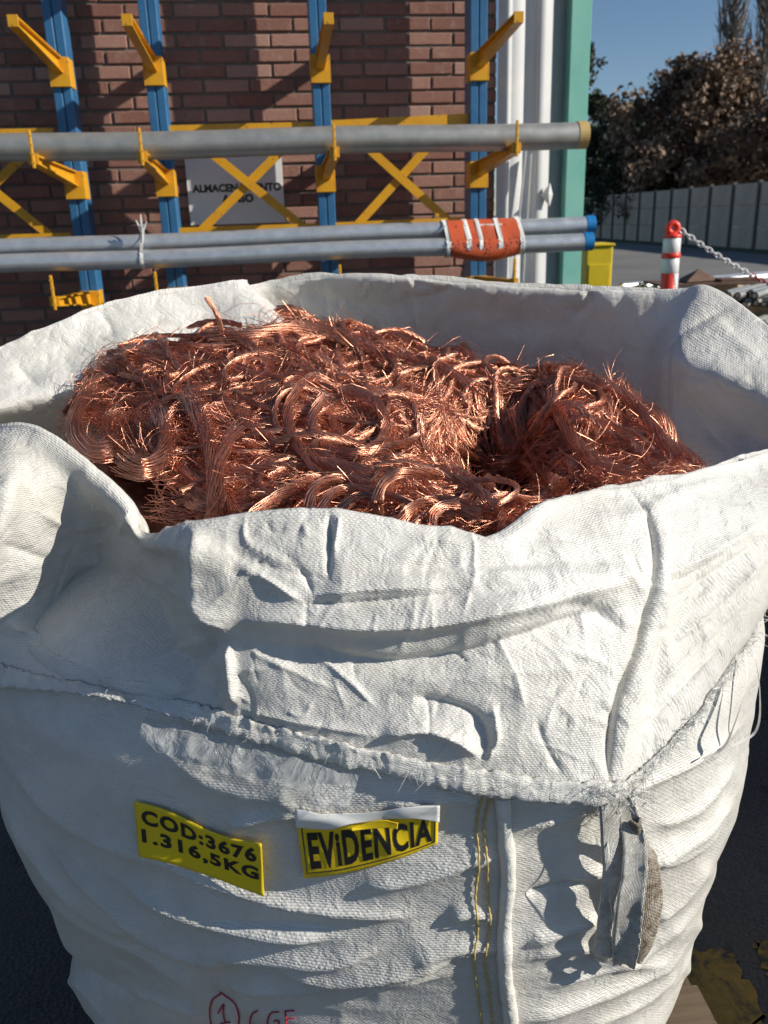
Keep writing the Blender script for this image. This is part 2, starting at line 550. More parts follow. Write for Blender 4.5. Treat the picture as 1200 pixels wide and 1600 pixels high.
def worn_yellow():
    m, nt, b = new_mat('worn_yellow_road_paint')
    co = coords(nt)
    g = noise(nt, 9, 8, 0.75, co, 0.5); h = noise(nt, 60, 4, 0.7, co)
    c = ramp(nt, h, [(0.3, (0.20, 0.13, 0.025)), (0.7, (0.32, 0.21, 0.04))])
    c = mix_c(nt, ramp(nt, g, [(0.50, (0, 0, 0)), (0.60, (1, 1, 1))]), c, (0.045, 0.042, 0.04, 1))
    nt.links.new(c, b.inputs['Base Color']); b.inputs['Roughness'].default_value = 0.7
    bump(nt, h, 0.6, 0.004, b)
    return m
M['road_yellow'] = worn_yellow()

def grass_mat():
    m, nt, b = new_mat('verge_grass')
    co = coords(nt)
    g = noise(nt, 3, 8, 0.8, co)
    nt.links.new(ramp(nt, g, [(0.35, (0.02, 0.035, 0.012)), (0.65, (0.07, 0.09, 0.03))]), b.inputs['Base Color'])
    b.inputs['Roughness'].default_value = 0.9
    return m
M['grass'] = grass_mat()

def concrete():
    m, nt, b = new_mat('precast_concrete')
    co = coords(nt)
    mp = N(nt, 'ShaderNodeMapping'); mp.inputs['Scale'].default_value = (1, 1, 0.25); nt.links.new(co, mp.inputs[0])
    f = noise(nt, 2.2, 6, 0.7, mp.outputs[0]); g = noise(nt, 18, 5, 0.7, co)
    c = ramp(nt, math_n(nt, 'ADD', math_n(nt, 'MULTIPLY', f, .6), math_n(nt, 'MULTIPLY', g, .4)), [(0.35, (0.38, 0.31, 0.235)), (0.65, (0.58, 0.49, 0.385))])
    nt.links.new(c, b.inputs['Base Color']); b.inputs['Roughness'].default_value = 0.9
    bump(nt, g, 0.4, 0.02, b)
    return m
M['concrete'] = concrete()
M['post'] = painted('shade_toned_concrete_post', (0.10, 0.09, 0.08), (0.16, 0.14, 0.12), 0.9, 12)  # concrete darkened so the shade on the fence posts sits in the colour

def brick_mat():
    m, nt, b = new_mat('clay_brick')
    at_ = N(nt, 'ShaderNodeAttribute'); at_.attribute_name = 'tone'
    co = coords(nt)
    g = noise(nt, 14, 6, 0.7, co); f = noise(nt, 110, 4, 0.7, co)
    c = ramp(nt, at_.outputs['Fac'], [(0.0, (0.21, 0.092, 0.070)), (0.45, (0.28, 0.135, 0.102)), (0.8, (0.37, 0.20, 0.155)), (1.0, (0.44, 0.28, 0.22))])
    c = mix_c(nt, ramp(nt, g, [(0.52, (0, 0, 0)), (0.75, (0.55, 0.55, 0.55))]), c, (0.42, 0.30, 0.25, 1))
    c = mix_c(nt, ramp(nt, f, [(0.3, (0.45, 0.45, 0.45)), (0.5, (0, 0, 0))]), c, (0.12, 0.05, 0.04, 1))
    nt.links.new(c, b.inputs['Base Color']); b.inputs['Roughness'].default_value = 0.88
    bump(nt, math_n(nt, 'ADD', f, g), 0.6, 0.006, b)
    return m
M['brick'] = brick_mat()
M['mortar'] = painted('mortar', (0.13, 0.105, 0.09), (0.20, 0.17, 0.145), 0.95, 30)

def leaf_mat(name, a, b_, c_):
    m, nt, b = new_mat(name)
    at_ = N(nt, 'ShaderNodeAttribute'); at_.attribute_name = 'tone'
    c = ramp(nt, at_.outputs['Fac'], [(0.0, a), (0.6, b_), (1.0, c_)])
    nt.links.new(c, b.inputs['Base Color']); b.inputs['Roughness'].default_value = 0.7
    return m
M['leaf_brown'] = leaf_mat('dry_brown_leaves', (0.05, 0.028, 0.017), (0.16, 0.098, 0.06), (0.38, 0.26, 0.17))
M['leaf_green'] = leaf_mat('dark_green_leaves', (0.018, 0.028, 0.012), (0.045, 0.06, 0.028), (0.10, 0.115, 0.06))

def liner_mat():
    m, nt, b = new_mat('clear_plastic_film')
    b.inputs['Base Color'].default_value = (0.66, 0.67, 0.66, 1)
    b.inputs['Roughness'].default_value = 0.12
    b.inputs['IOR'].default_value = 1.45
    tr = N(nt, 'ShaderNodeBsdfTransparent')
    mx = N(nt, 'ShaderNodeMixShader')
    co = coords(nt)
    f = noise(nt, 30, 4, 0.6, co, 1.0)
    bump(nt, f, 0.8, 0.012, b)
    nt.links.new(math_n(nt, 'MULTIPLY_ADD', f, 0.7, -0.02), mx.inputs[0])
    nt.links.new(tr.outputs[0], mx.inputs[1]); nt.links.new(b.outputs[0], mx.inputs[2])
    nt.links.new(mx.outputs[0], nt.nodes['Material Output'].inputs[0])
    return m
M['liner'] = liner_mat()

# ================================================================== SETTING
def sheet(name, x0, x1, y0, y1, z, mat, nx=2, ny=2):
    X, Y = np.meshgrid(np.linspace(x0, x1, nx), np.linspace(y0, y1, ny), indexing='ij')
    V = np.stack([X, Y, np.full_like(X, z)], -1).reshape(-1, 3)
    o = link(name, mesh_np(name, V, grid_faces(nx, ny)), mat, None, False)
    return o
tag(sheet('ground', -300, 300, -60, 900, 0.0, M['asphalt']), kind='structure')

# the lane beyond the yard: a paler concrete strip, and the grass verge at the foot of the far fence
def poly_sheet(name, pts, z, mat, kind='structure'):
    mb = MB(); mb.add([(p[0], p[1], z) for p in pts], [tuple(range(len(pts)))])
    o = mb.build(name, mat); o['kind'] = kind
    return o
FA = np.array([13.6, 30.0]); FB = np.array([12.0, 64.0])          # the far fence runs from FA away to FB (extended below)
fd = (FB - FA) / np.linalg.norm(FB - FA); fn = np.array([-fd[1], fd[0]])   # fn points towards the camera side (left)
if fn[0] > 0: fn = -fn
poly_sheet('road', [(1.5, 15.0), (60, 6.0), (60, 14.0), FA - fd * 16 + fn * 1.4, FB + fd * 20 + fn * 1.4, (1.5, 84)], 0.004, M['road'])
poly_sheet('verge', [tuple(FA - fd * 16 + fn * 1.4), tuple(FA - fd * 16 - fn * 30), tuple(FB + fd * 20 - fn * 30), tuple(FB + fd * 20 + fn * 1.4)], 0.008, M['grass'])
mk = MB()
mk.add([(2.6, 17.4, 0.012), (9.5, 15.0, 0.012), (9.5, 15.35, 0.012), (2.6, 17.75, 0.012)], [(0, 1, 2, 3)])
tag(mk.build('road_marking', M['road_yellow']), kind='structure')
# worn yellow paint on the yard floor by the pallet
def blob_poly(name, pts, z, mat, jitter=0.012, seed=3):
    P = resample(np.array(pts + [pts[0]], float), 90)[:-1]
    P = P + np.random.RandomState(seed).normal(0, jitter, P.shape)
    mb = MB(); mb.add([(p[0], p[1], z) for p in P], [tuple(range(len(P)))])
    o = mb.build(name, mat); o['kind'] = 'structure'
def gxy(px, py, z=0.0):
    d = ray(px, py); t = (z - CO[2]) / d[2]; return tuple((CO + d * t)[:2])
blob_poly('yellow_paint', [gxy(1040, 1490), gxy(1145, 1482), gxy(1165, 1530), gxy(1195, 1590), gxy(1190, 1640), gxy(1050, 1660), gxy(1010, 1560)], 0.004, M['road_yellow'], 0.005)
blob_poly('yellow_paint', [gxy(1172, 1475), gxy(1300, 1465), gxy(1330, 1560), gxy(1212, 1545)], 0.004, M['road_yellow'], 0.006, 5)

# ================================================================== BUILDING (brick wall, cladding, teal column)
bld = empty('workshop_building', wp(-2, 0, 0))
tag(bld, 'brick workshop wall ending in white ribbed cladding and a teal steel corner post', 'building')
UE = uz(776, 200, 0.0)[0]           # right end of the brickwork
def build_bricks():
    bl, bh, jt = 0.262, 0.066, 0.015
    pit = bh + jt
    V, Fq, tone = [], [], []
    rs = np.random.RandomState(4)
    mb = MB()
    rows = int(3.7 / pit)
    tones = []
    for r in range(rows):
        z = r * pit + pit / 2
        off = (0.5 if r % 2 else 0.0) * (bl + jt)
        u = UE
        first = True
        while u > -5.6:
            L = (bl + jt) if not (first and r % 2) else (bl + jt) * 0.5
            first = False
            u0 = u - L
            c = wp((u + u0) / 2 + rs.normal(0, .0015), 0.0 + rs.normal(0, .0018) - 0.03, z + rs.normal(0, .0012))
            tilt = rs.normal(0, .004)
            ax = (WT * math.cos(tilt) + np.array([0, 0, 1]) * math.sin(tilt), WN, np.array([0, 0, 1.]))
            n0 = len(mb.f)
            mb.box(c, (L - jt + rs.normal(0, .001), 0.06, bh + rs.normal(0, .001)), ax, 0.004)
            tones += [rs.beta(2.2, 2.2)] * (len(mb.f) - n0)
            u = u0
    o = mb.build('brick_facing', M['brick'], bld)
    a = o.data.attributes.new('tone', 'FLOAT', 'FACE')
    a.data.foreach_set('value', np.array(tones, dtype=np.float32))
build_bricks()
mb = MB(); mb.box(wp((UE - 5.6) / 2 - 0.005, -0.135, 1.85), (UE + 5.6 - 0.01, 0.25, 3.7), (WT, WN, np.array([0, 0, 1.])))
mb.build('mortar_bed', M['mortar'], bld)
mb = MB(); mb.box(wp((UE - 5.6) / 2, -0.12, 3.85), (UE + 5.7, 0.36, 0.3), (WT, WN, np.array([0, 0, 1.])), 0.01)
mb.build('concrete_lintel', M['concrete'], bld)
# ribbed white cladding: profile (pixel x at y=150, distance w out of the wall plane)
prof = [(777, .03), (788, .03), (789, .045), (796, .05), (797, .035), (800, .035), (817, .035), (818, .015), (838, .010), (838.5, .045), (840, .052), (851, .052), (852, .044), (862, .044), (862.5, -.02), (866, -.03), (886, -.03)]
cp = np.array([[uz(x, 150, w)[0], w] for x, w in prof])
V = []
for z in np.linspace(0, 4.4, 12):
    for k, (u, w) in enumerate(cp):
        V.append(wp(u + 0.0015 * math.sin(z * 3 + k), w, z))
cl_sm = False
me = mesh_np('cladding', np.array(V), grid_faces(12, len(cp)))
o = link('cladding', me, M['cladding'], bld, False)
sm = o.modifiers.new('thickness', 'SOLIDIFY'); sm.thickness = 0.002
# dented flap in the cladding and a loose flashing strip
mb = MB()
u0, z0 = uz(854, 305, .06)
mb.add([wp(u0 - .04, .065, z0), wp(u0 + .02, .066, z0 + .075), wp(u0 - .005, .12, z0 + .005), wp(u0 + .02, .066, z0 - .07), wp(u0 + .04, .064, z0)], [(0, 2, 1), (0, 3, 2), (2, 4, 1), (2, 3, 4)])
mb.build('bent_flap', M['cladding'], bld)
mb = MB()
a, b_ = uz(822, 235, .09), uz(800, 440, .12)
mb.bar(wp(a[0], .09, a[1]), wp(b_[0], .13, b_[1]), 0.006, 0.03, up=WN)
a, b_ = uz(830, 240, .07), uz(816, 440, .07)
mb.bar(wp(a[0] , .075, a[1]), wp(b_[0], .10, b_[1]), 0.004, 0.022, up=WN)
mb.build('loose_flashing', M['cladding'], bld)
# teal column: I section at the building corner
mb = MB()
ua, ub = uz(889, 150, .085)[0], uz(919, 150, .085)[0]
uc = (ua + ub) / 2
mb.box(wp(uc, .08, 2.3), (ub - ua, 0.014, 4.6), (WT, WN, np.array([0, 0, 1.])), .002)
mb.box(wp(uc, -.13, 2.3), (ub - ua, 0.014, 4.6), (WT, WN, np.array([0, 0, 1.])), .002)
mb.box(wp(ua + .006, -.025, 2.3), (0.012, 0.196, 4.6), (WT, WN, np.array([0, 0, 1.])))
mb.box(wp(uc, .06, .012), (.3, .4, .024), (WT, WN, np.array([0, 0, 1.])))
for zz in (.04,):
    for sx in (-1, 1):
        mb.tube([wp(uc + sx * .12, .18, .02), wp(uc + sx * .12, .18, .06)], .012, 6)
mb.build('teal_column', M['teal'], bld)

# sign on the wall
def text_mesh(txt, size, bold=0.0, extrude=0.0, res=3, spacing=1.0, align='CENTER'):
    cu = bpy.data.curves.new('lettering', 'FONT')
    cu.body = txt; cu.size = size; cu.offset = bold; cu.extrude = extrude; cu.resolution_u = res
    cu.align_x = align; cu.space_character = spacing
    ob = bpy.data.objects.new('lettering', cu); C.objects.link(ob)
    bpy.context.view_layer.update()
    me = bpy.data.meshes.new_from_object(ob)
    bpy.data.objects.remove(ob); bpy.data.curves.remove(cu)
    V = np.array([v.co[:] for v in me.vertices])
    return me, V

def place_text(me, V, fn, name, mat, parent):
    W = np.array([fn(v) for v in V])
    me.vertices.foreach_set('co', W.astype(np.float32).ravel()); me.update()
    me.materials.clear()
    return link(name, me, mat, parent, False)

sg = empty('wall_sign', wp(*[uz(363, 300, .012)[0], .012, uz(363, 300, .012)[1]]))
tag(sg, 'white rectangular sign reading ALMACENAMIENTO A PISO on the brick wall behind the yellow X brace', 'sign')
ul, zt = uz(288, 246, .02); ur, _ = uz(440, 250, .02); _, zb = uz(300, 352, .02)
mb = MB(); mb.box(wp((ul + ur) / 2, .02, (zt + zb) / 2), (ur - ul, .008, zt - zb), (WT, WN, np.array([0, 0, 1.])), .001)
mb.build('sign_board', M['white'], sg)
su, sz = (ul + ur) / 2 + .01, (zt + zb) / 2
W_ = ur - ul
for txt, py, wd in (('ALMACENAMIENTO', 299, .93), ('A PISO', 316, .33)):
    me, V = text_mesh(txt, 0.1, 0.0045)
    w0 = V[:, 0].max() - V[:, 0].min(); sc = W_ * wd / w0
    zl = uz(363, py, .02)[1]
    place_text(me, V, lambda v: wp(su + v[0] * sc, .0265, zl + v[1] * sc), 'lettering', M['ink'], sg)

# ================================================================== CANTILEVER RACK
rack = empty('cantilever_rack', wp(-1.2, .3, 0))
tag(rack, 'blue cantilever storage rack with yellow arms and yellow cross braces against the brick wall', 'rack')
WX = (WT, WN, np.array([0, 0, 1.]))
col_px = [(92, 100), (239, 100), (500, 100), (748, 100)]
cols = [uz(x, y, .32)[0] for x, y in col_px]
zl_up = uz(500, 95, .34)[1]; zl_mid = uz(510, 268, .34)[1]; zl_low = uz(135, 455, .34)[1] - .035
levels = [zl_up, zl_mid, zl_low, zl_up + .58]
def col_mesh():
    mb = MB()
    for s in (-1, 1):
        mb.box((s * .0265, -.24, 1.75), (.047, .17, 3.5), None, .004)
    mb.box((0, -.24, 1.75), (.008, .14, 3.5))
    mb.box((0, -.5, .03), (.12, .75, .06), None, .004)      # foot reaching forward
    return mb
from math import cos, sin
WM = Matrix(((WT[0], -WN[0], 0, W0[0]), (WT[1], -WN[1], 0, W0[1]), (0, 0, 1, 0), (0, 0, 0, 1)))    # local: x along wall, -y out of wall
def wobj(mb, name, mat, parent, u=0, w=0, z=0, share=None, smooth=False):
    """object in the wall frame at (u, w, z); its mesh may be shared"""
    if share is None:
        me = bpy.data.meshes.new(name); me.from_pydata(mb.v, [], mb.f); me.update()
        bm = bmesh.new(); bm.from_mesh(me); bmesh.ops.recalc_face_normals(bm, faces=bm.faces); bm.to_mesh(me); bm.free()
        me.materials.append(mat)
    else:
        me = share
    o = bpy.data.objects.new(name, me); C.objects.link(o)
    if smooth and share is None: me.polygons.foreach_set('use_smooth', np.ones(len(me.polygons), dtype=bool))
    mw = Matrix.Translation(Vector(wp(u, w, z))) @ Matrix.Rotation(R(6.3), 4, 'Z')
    if parent is not None:
        o.parent = parent
        o.matrix_parent_inverse = parent_inv(parent)
    o.matrix_basis = mw
    return o
cm = None
for u in cols:
    o = wobj(col_mesh() if cm is None else None, 'column', M['blue'], rack, u, 0, 0, cm); cm = o.data
def arm_mesh(L=.86, rise=.035):
    mb = MB()
    # bracket clamped on the column
    mb.box((0, -.012, -.04), (.096, .016, .15), None, .003)
    for s in (-1, 1):
        mb.box((s * .0515, .045, -.04), (.008, .13, .15), None, .002)
    # tapered I section arm
    def prism(x0, x1, za0, zb0, za1, zb1, y0=-.02, y1=-L):
        mb.add([(x0, y0, za0), (x1, y0, za0), (x1, y0, zb0), (x0, y0, zb0), (x0, y1, za1), (x1, y1, za1), (x1, y1, zb1), (x0, y1, zb1)],
               [(0, 1, 2, 3), (4, 7, 6, 5), (0, 4, 5, 1), (1, 5, 6, 2), (2, 6, 7, 3), (3, 7, 4, 0)])
    prism(-.023, .023, .030, .037, .024 + rise, .031 + rise)
    prism(-.023, .023, -.046, -.039, -.012 + rise, -.005 + rise)
    prism(-.004, .004, -.039, .030, -.005 + rise, .024 + rise)
    mb.box((0, -L - .004, .012 + rise), (.048, .007, .050), None, .001)
    return mb
am = sm_ = None
for li, z in enumerate(levels):
    for ci, u in enumerate(cols):
        o = wobj(arm_mesh() if am is None else None, 'arm', M['yellow'], rack, u, .325, z, am); am = o.data
        if li in (1, 2):
            mb = MB(); mb.box((0, -.874, .09), (.014, .012, .17), None, .003)
            for k in range(4): mb.box((0, -.874, .03 + k * .04), (.017, .015, .005))
            s = wobj(mb if sm_ is None else None, 'end_stop', M['yellow'], rack, u, .325, z + .0, sm_); sm_ = s.data
            s.parent = o; s.matrix_parent_inverse = parent_inv(o)
def brace(p, q, w=.26, name='cross_brace', th=.05):
    a, b_ = uz(*p, w), uz(*q, w)
    mb = MB(); mb.bar(wp(a[0], w, a[1]), wp(b_[0], w, b_[1]), th, .006, up=WN)
    mb.bar(wp(a[0], w - .016, a[1]), wp(b_[0], w - .016, b_[1]), .006, .030, up=WN)
    mb.build(name, M['yellow'], rack)
for p, q, w in (((281, 200), (482, 361), .25), ((474, 201), (305, 370), .235), ((535, 195), (704, 348), .25), ((706, 189), (556, 354), .235),
                ((-60, 258), (88, 376), .25), ((35, 246), (-70, 345), .235)):
    brace(p, q, w)
for p, q in (((262, 204), (494, 198)), ((514, 196), (738, 185)), ((-120, 212), (84, 208)), ((262, 364), (500, 356)), ((522, 355), (740, 346)), ((-120, 378), (112, 371))):
    brace(p, q, .27, 'rail', .055)

# ------------------------------------------------------------------ pipes
def pipe(name, label, p, q, w, r, mat, capm, cap_len, group, far=-5.4):
    a, b_ = uz(*p, w), uz(*q, w)
    sl = (b_[1] - a[1]) / (b_[0] - a[0])
    u0 = far; z0 = a[1] + (u0 - a[0]) * sl
    t = empty(name, wp(b_[0], w, b_[1])); tag(t, label, 'pipe', group)
    A, B = wp(u0, w, z0), wp(b_[0], w, b_[1])
    pts = [A + (B - A) * k / 24 + np.array([0, 0, -.004 * math.sin(k * .9)]) for k in range(25)]
    mb = MB(); mb.tube(pts, r, 28, cap=False)
    inner = (B - A) / np.linalg.norm(B - A)
    mb.build('pipe_barrel', mat, t, True)
    mb = MB(); mb.tube([B - inner * cap_len, B - inner * (cap_len - .001), B, B + inner * .002], [r + .0004, r + .0022, r + .0022, r * .9], 28)
    mb.build('end_cap', capm, t, False)
    return A, B
pipe('steel_pipe', 'thick weathered grey pipe with a tan taped end lying on the middle rack arms', (0, 232), (916, 211), 1.02, .066, M['steel_old'], M['cap_tan'], .055, None)
PA = pipe('steel_pipe', 'upper galvanised pipe of the strapped pair with blue end cap', (0, 388), (928, 350), .98, .044, M['steel'], M['cap_blue'], .05, 'galvanised pipes strapped together')
PB = pipe('steel_pipe', 'lower galvanised pipe of the strapped pair with blue end cap', (0, 413), (925, 377), 1.09, .046, M['steel'], M['cap_blue'], .05, 'galvanised pipes strapped together')

# orange wrapping tape round both lower pipes
tp = empty('packing_tape', at(762, 372, 4.7)); tag(tp, 'orange printed packing tape wrapped round the two galvanised pipes', 'tape')
def wrap_ring(u0, u1, mat, name, parent, grow=.006, sag=0.0, n=40, rows=10, seed=1):
    rs = np.random.RandomState(seed)
    V = []
    for i in range(rows):
        u = u0 + (u1 - u0) * i / (rows - 1)
        a = PA[0] + (PA[1] - PA[0]) * ((u - (-5.4)) / (((PA[1] - W0) @ WT) + 5.4))
        b_ = PB[0] + (PB[1] - PB[0]) * ((u - (-5.4)) / (((PB[1] - W0) @ WT) + 5.4))
        pts = []
        for c, r, rng in ((a, .044, np.linspace(-40, 140, n // 2)), (b_, .046, np.linspace(140, 320, n // 2))):
            for d in rng:
                an = R(d)
                pts.append(c + WN * (-(r + grow) * math.cos(an)) * 1.0 + np.array([0, 0, (r + grow) * math.sin(an)]))
        # order: hull of two circles in the plane normal to WT
        P2 = np.array([[(p - W0) @ WN, p[2]] for p in pts]); c2 = P2.mean(0)
        hull = []
        for k in range(n):
            an = 2 * math.pi * k / n; dr = np.array([math.cos(an), math.sin(an)])
            s = (P2 - c2) @ dr
            hull.append(c2 + dr * 0 + P2[np.argmax(s)] - c2)
        for k, h in enumerate(hull):
            j = rs.normal(0, .0012)
            V.append(wp(u + rs.normal(0, .0015), h[0] + j, h[1] + j - (sag if h[1] < c2[1] - .03 else 0) * math.sin(math.pi * i / (rows - 1))))
    return link(name, mesh_np(name, np.array(V), grid_faces(rows, n, False, True)), mat, parent, True)
ut0, ut1 = uz(706, 372, 1.14)[0], uz(816, 372, 1.14)[0]
wrap_ring(ut0, ut1, M['orange'], 'tape_wrap', tp, .006, .03)
um = (ut0 + ut1) / 2
for k, (du, ww) in enumerate(((-.205, .010), (-.095, .013), (-.03, .010), (.075, .012), (.195, .013))):
    wrap_ring(um + du - ww, um + du + ww, M['white'], 'tape_stripe', tp, .0085, .0, 40, 4, k + 3)
    # rows of small black print
rs_ = np.random.RandomState(8)
for du in (-.15, -.097, .012, .12, .193, -.205):
    mb = MB()
    for k in range(9):
        z = PB[1][2] - .045 + k * .018
        for q in range(1):
            ww = 1.145 if z < PB[1][2] + .03 else 1.04
            mb.box(wp(um + du + rs_.normal(0, .004) + q * .008, ww + .004, z), (.004, .003, .010), WX)
    mb.build('printed_line', M['ink'], tp)
mb = MB(); mb.box(wp(um + .04, 1.04, uz(780, 357, 1.04)[1]), (.13, .004, .05), WX, .001)
mb.build('paper_label', M['white'], tp)
# white cord tie
cdn = empty('cord_tie', at(222, 395, 4.7)); tag(cdn, 'frayed white cord knotted round the galvanised pipes', 'cord')
ucd = uz(222, 395, 1.1)[0]
o = wrap_ring(ucd - .008, ucd + .008, M['fibre'], 'cord_loop', cdn, .007, 0, 40, 3, 5)
mb = MB()
zk = uz(222, 372, 1.06)[1]
for k in range(9):
    e = wp(ucd + .012 + rs_.normal(0, .016), 1.08 + rs_.normal(0, .01), zk + .06 + abs(rs_.normal(0, .022)))
    mb.tube([wp(ucd, 1.06, zk - .02), wp(ucd + .006, 1.075, zk + .02), e], [.008, .007, .003], 5)
mb.build('frayed_end', M['fibre'], cdn)

# ================================================================== far right: cabinet, bollard, chain, steel stock, fence
def box_thing(name, label, cat, px, pyt, Y, w, d, h_z, mat):
    p = at(px, pyt, Y)
    t = empty(name, (p[0], p[1] + d / 2, 0)); tag(t, label, cat)
    return t, p
t, p = box_thing('electrical_cabinet', 'yellow metal cabinet standing beside the teal column', 'cabinet', 938, 382, 8.2, .25, .3, 0, None)
mb = MB(); mb.box((p[0], p[1] + .2, p[2] / 2 - .01), (.235, .4, p[2] - .02), None, .008); mb.build('cabinet_body', M['yellow_box'], t)
mb = MB(); mb.box((p[0], p[1] + .2, p[2] - .004), (.265, .43, .022), None, .005); mb.build('cabinet_lid', M['yellow_box'], t)
mb = MB(); mb.box((p[0], p[1] - .004, p[2] * .45), (.19, .008, p[2] * .8), None, .002); mb.build('cabinet_door', M['yellow_box'], t)

bp = at(1052, 350, 6.0)
bol = empty('chain_post', (bp[0], bp[1], 0)); tag(bol, 'red and white reflective plastic post with a round red top holding a chain', 'post')
rb = .056
zt_ = bp[2] - .088
def ring(z0, z1, r0, r1, mat, name, n=28):
    mb = MB(); mb.tube([(bp[0], bp[1], z0), (bp[0], bp[1], z0 + .003), (bp[0], bp[1], z1 - .003), (bp[0], bp[1], z1)], [r0 * .94, r0, r1, r1 * .94], n); return mb.build(name, mat, bol, True)
ring(.04, zt_ - .225, rb, rb, M['red'], 'red_sleeve')
ring(zt_ - .225, zt_ - .128, rb + .001, rb + .001, M['bollard_white'], 'reflective_band')
ring(zt_ - .128, zt_ - .095, rb + .006, rb + .006, M['red'], 'red_ring')
ring(zt_ - .095, zt_, rb + .001, rb + .001, M['bollard_white'], 'reflective_band')
ring(zt_, zt_ + .022, rb + .005, rb + .004, M['red'], 'red_ring')
ring(0, .045, .19, .17, M['ink'], 'rubber_base')
# triangular white patch wrapping the red sleeve (torn reflective tape)
mb = MB()
P = []
for k in range(7):
    an = R(10 + k * 13)
    P.append((bp[0] + (rb + .0025) * math.sin(an), bp[1] - (rb + .0025) * math.cos(an)))
vv = [(x, y, zt_ - .225) for x, y in P] + [(x, y, zt_ - .225 - .20 * max(0, (k / 6)) ** .6) for k, (x, y) in enumerate(P)]
mb.add(vv, [(k, k + 1, 8 + k, 7 + k) for k in range(6)])
mb.build('torn_tape', M['bollard_white'], bol)
# head: an eye ring
mb = MB()
hc = np.array([bp[0], bp[1], zt_ + .062])
mb.tube([hc + np.array([.031 * math.cos(a), 0, .031 * math.sin(a)]) for a in np.linspace(0, 2 * math.pi, 22, endpoint=False)], .021, 10, closed=True)
mb.box((bp[0], bp[1], zt_ + .025), (.05, .04, .03), None, .006)
mb.build('eye_head', M['red'], bol, True)
# chain
def chain_points(a, b, sag, n):
    t = np.linspace(0, 1, n)
    P = a + (b - a) * t[:, None]
    P[:, 2] -= sag * 4 * t * (1 - t)
    return P
ch = empty('plastic_chain', tuple(hc)); tag(ch, 'drooping plastic chain white near the post then red', 'chain')
ca = hc + np.array([.045, -.01, -.01]); cb = at(1290, 478, 6.0)
CP = chain_points(ca, cb, .05, 34)
def chain_link(mb, p, d, flip):
    x = d / np.linalg.norm(d); y = np.cross(x, [0, 0, 1.]); y /= np.linalg.norm(y); z = np.cross(y, x)
    s = y if flip else z
    pts = []
    for a in np.linspace(0, 2 * math.pi, 14, endpoint=False):
        pts.append(p + x * .026 * math.cos(a) + s * .014 * math.sin(a))
    mb.tube(pts, .0052, 6, closed=True)
w_, r_ = MB(), MB()
for k in range(len(CP) - 1):
    chain_link(w_ if k < 16 else r_, (CP[k] + CP[k + 1]) / 2, CP[k + 1] - CP[k], k % 2)
w_.build('white_links', M['bollard_white'], ch, True); r_.build('red_links', M['chain_red'], ch, True)

# far fence of precast concrete panels
fence = empty('concrete_fence', (FA[0], FA[1], 0)); tag(fence, 'long grey precast concrete panel fence beyond the road under the trees', 'fence')
def f3(s, off, z): q = FA + fd * s + fn * off; return np.array([q[0], q[1], z])
FX = (np.array([fd[0], fd[1], 0]), np.array([fn[0], fn[1], 0]), np.array([0, 0, 1.]))
FH = 2.25; bay = 2.06
pmesh = qmesh = None
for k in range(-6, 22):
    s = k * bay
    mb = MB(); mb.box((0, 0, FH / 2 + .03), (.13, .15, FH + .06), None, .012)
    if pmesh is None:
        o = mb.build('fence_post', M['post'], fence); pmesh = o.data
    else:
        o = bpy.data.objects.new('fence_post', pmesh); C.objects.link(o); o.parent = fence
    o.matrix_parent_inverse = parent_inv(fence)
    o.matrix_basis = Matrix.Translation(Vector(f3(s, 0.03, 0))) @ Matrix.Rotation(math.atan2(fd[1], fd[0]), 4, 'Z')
    for r in range(3):
        mb = MB(); mb.box((0, 0, FH / 6 - .008), (bay - .13, .05, FH / 3 - .016), None, .008)
        if qmesh is None:
            o = mb.build('fence_panel', M['concrete'], fence); qmesh = o.data
        else:
            o = bpy.data.objects.new('fence_panel', qmesh); C.objects.link(o); o.parent = fence
        o.matrix_parent_inverse = parent_inv(fence)
        o.matrix_basis = Matrix.Translation(Vector(f3(s + bay / 2, 0, r * FH / 3))) @ Matrix.Rotation(math.atan2(fd[1], fd[0]), 4, 'Z')

# steel stock bundles on timber bearers
def stock(name, label, base, nx, nz, r, L, mat, rz, seed, group=None):
    rs = np.random.RandomState(seed)
    t = empty(name, base, rz); tag(t, label, 'steel stock', group)
    me = MB()
    for j in range(nz):
        for i in range(nx - (j % 2)):
            x = (i + .5 * (j % 2)) * r * 2.08 + rs.normal(0, r * .2); z = r + j * r * 1.78 + abs(rs.normal(0, r * .35)); y = rs.normal(0, .12)
            P = [(x, y, z), (x + rs.normal(0, .06), y + L, z)]
            me.tube([np.array(P[0]), np.array(P[1])], r * rs.uniform(.85, 1), 10, cap=False)
            me.tube([np.array(P[0]) + [0, .001, 0], np.array(P[0]) + [0, .003, 0]], r * .62, 10)
    mm = bpy.data.meshes.new('bars'); mm.from_pydata(me.v, [], me.f); mm.update()
    o = bpy.data.objects.new('bars', mm); mm.materials.append(mat); C.objects.link(o); o.parent = t
    for y in (.15, L * .5, L - .2):
        mb = MB(); mb.box((nx * r, y, -.035), (nx * r * 2.3, .09, .07), None, .004)
        mm = bpy.data.meshes.new('timber_bearer'); mm.from_pydata(mb.v, [], mb.f); mm.update()
        o = bpy.data.objects.new('timber_bearer', mm); mm.materials.append(M['wood']); C.objects.link(o); o.parent = t
    return t
b1 = at(1120, 478, 6.6); b2 = at(1150, 512, 6.2); b3 = at(985, 452, 8.4); b4 = at(1085, 452, 7.6)
stock('steel_bars', 'upper bundle of grey round bars stacked on timber beyond the bag rim', tuple(b1), 10, 2, .028, 2.4, M['steel_old'], R(-38), 2)
stock('steel_bars', 'lower bundle of grey round bars under the timber beyond the bag rim', tuple(b2), 9, 1, .030, 2.4, M['steel_old'], R(-38), 3)
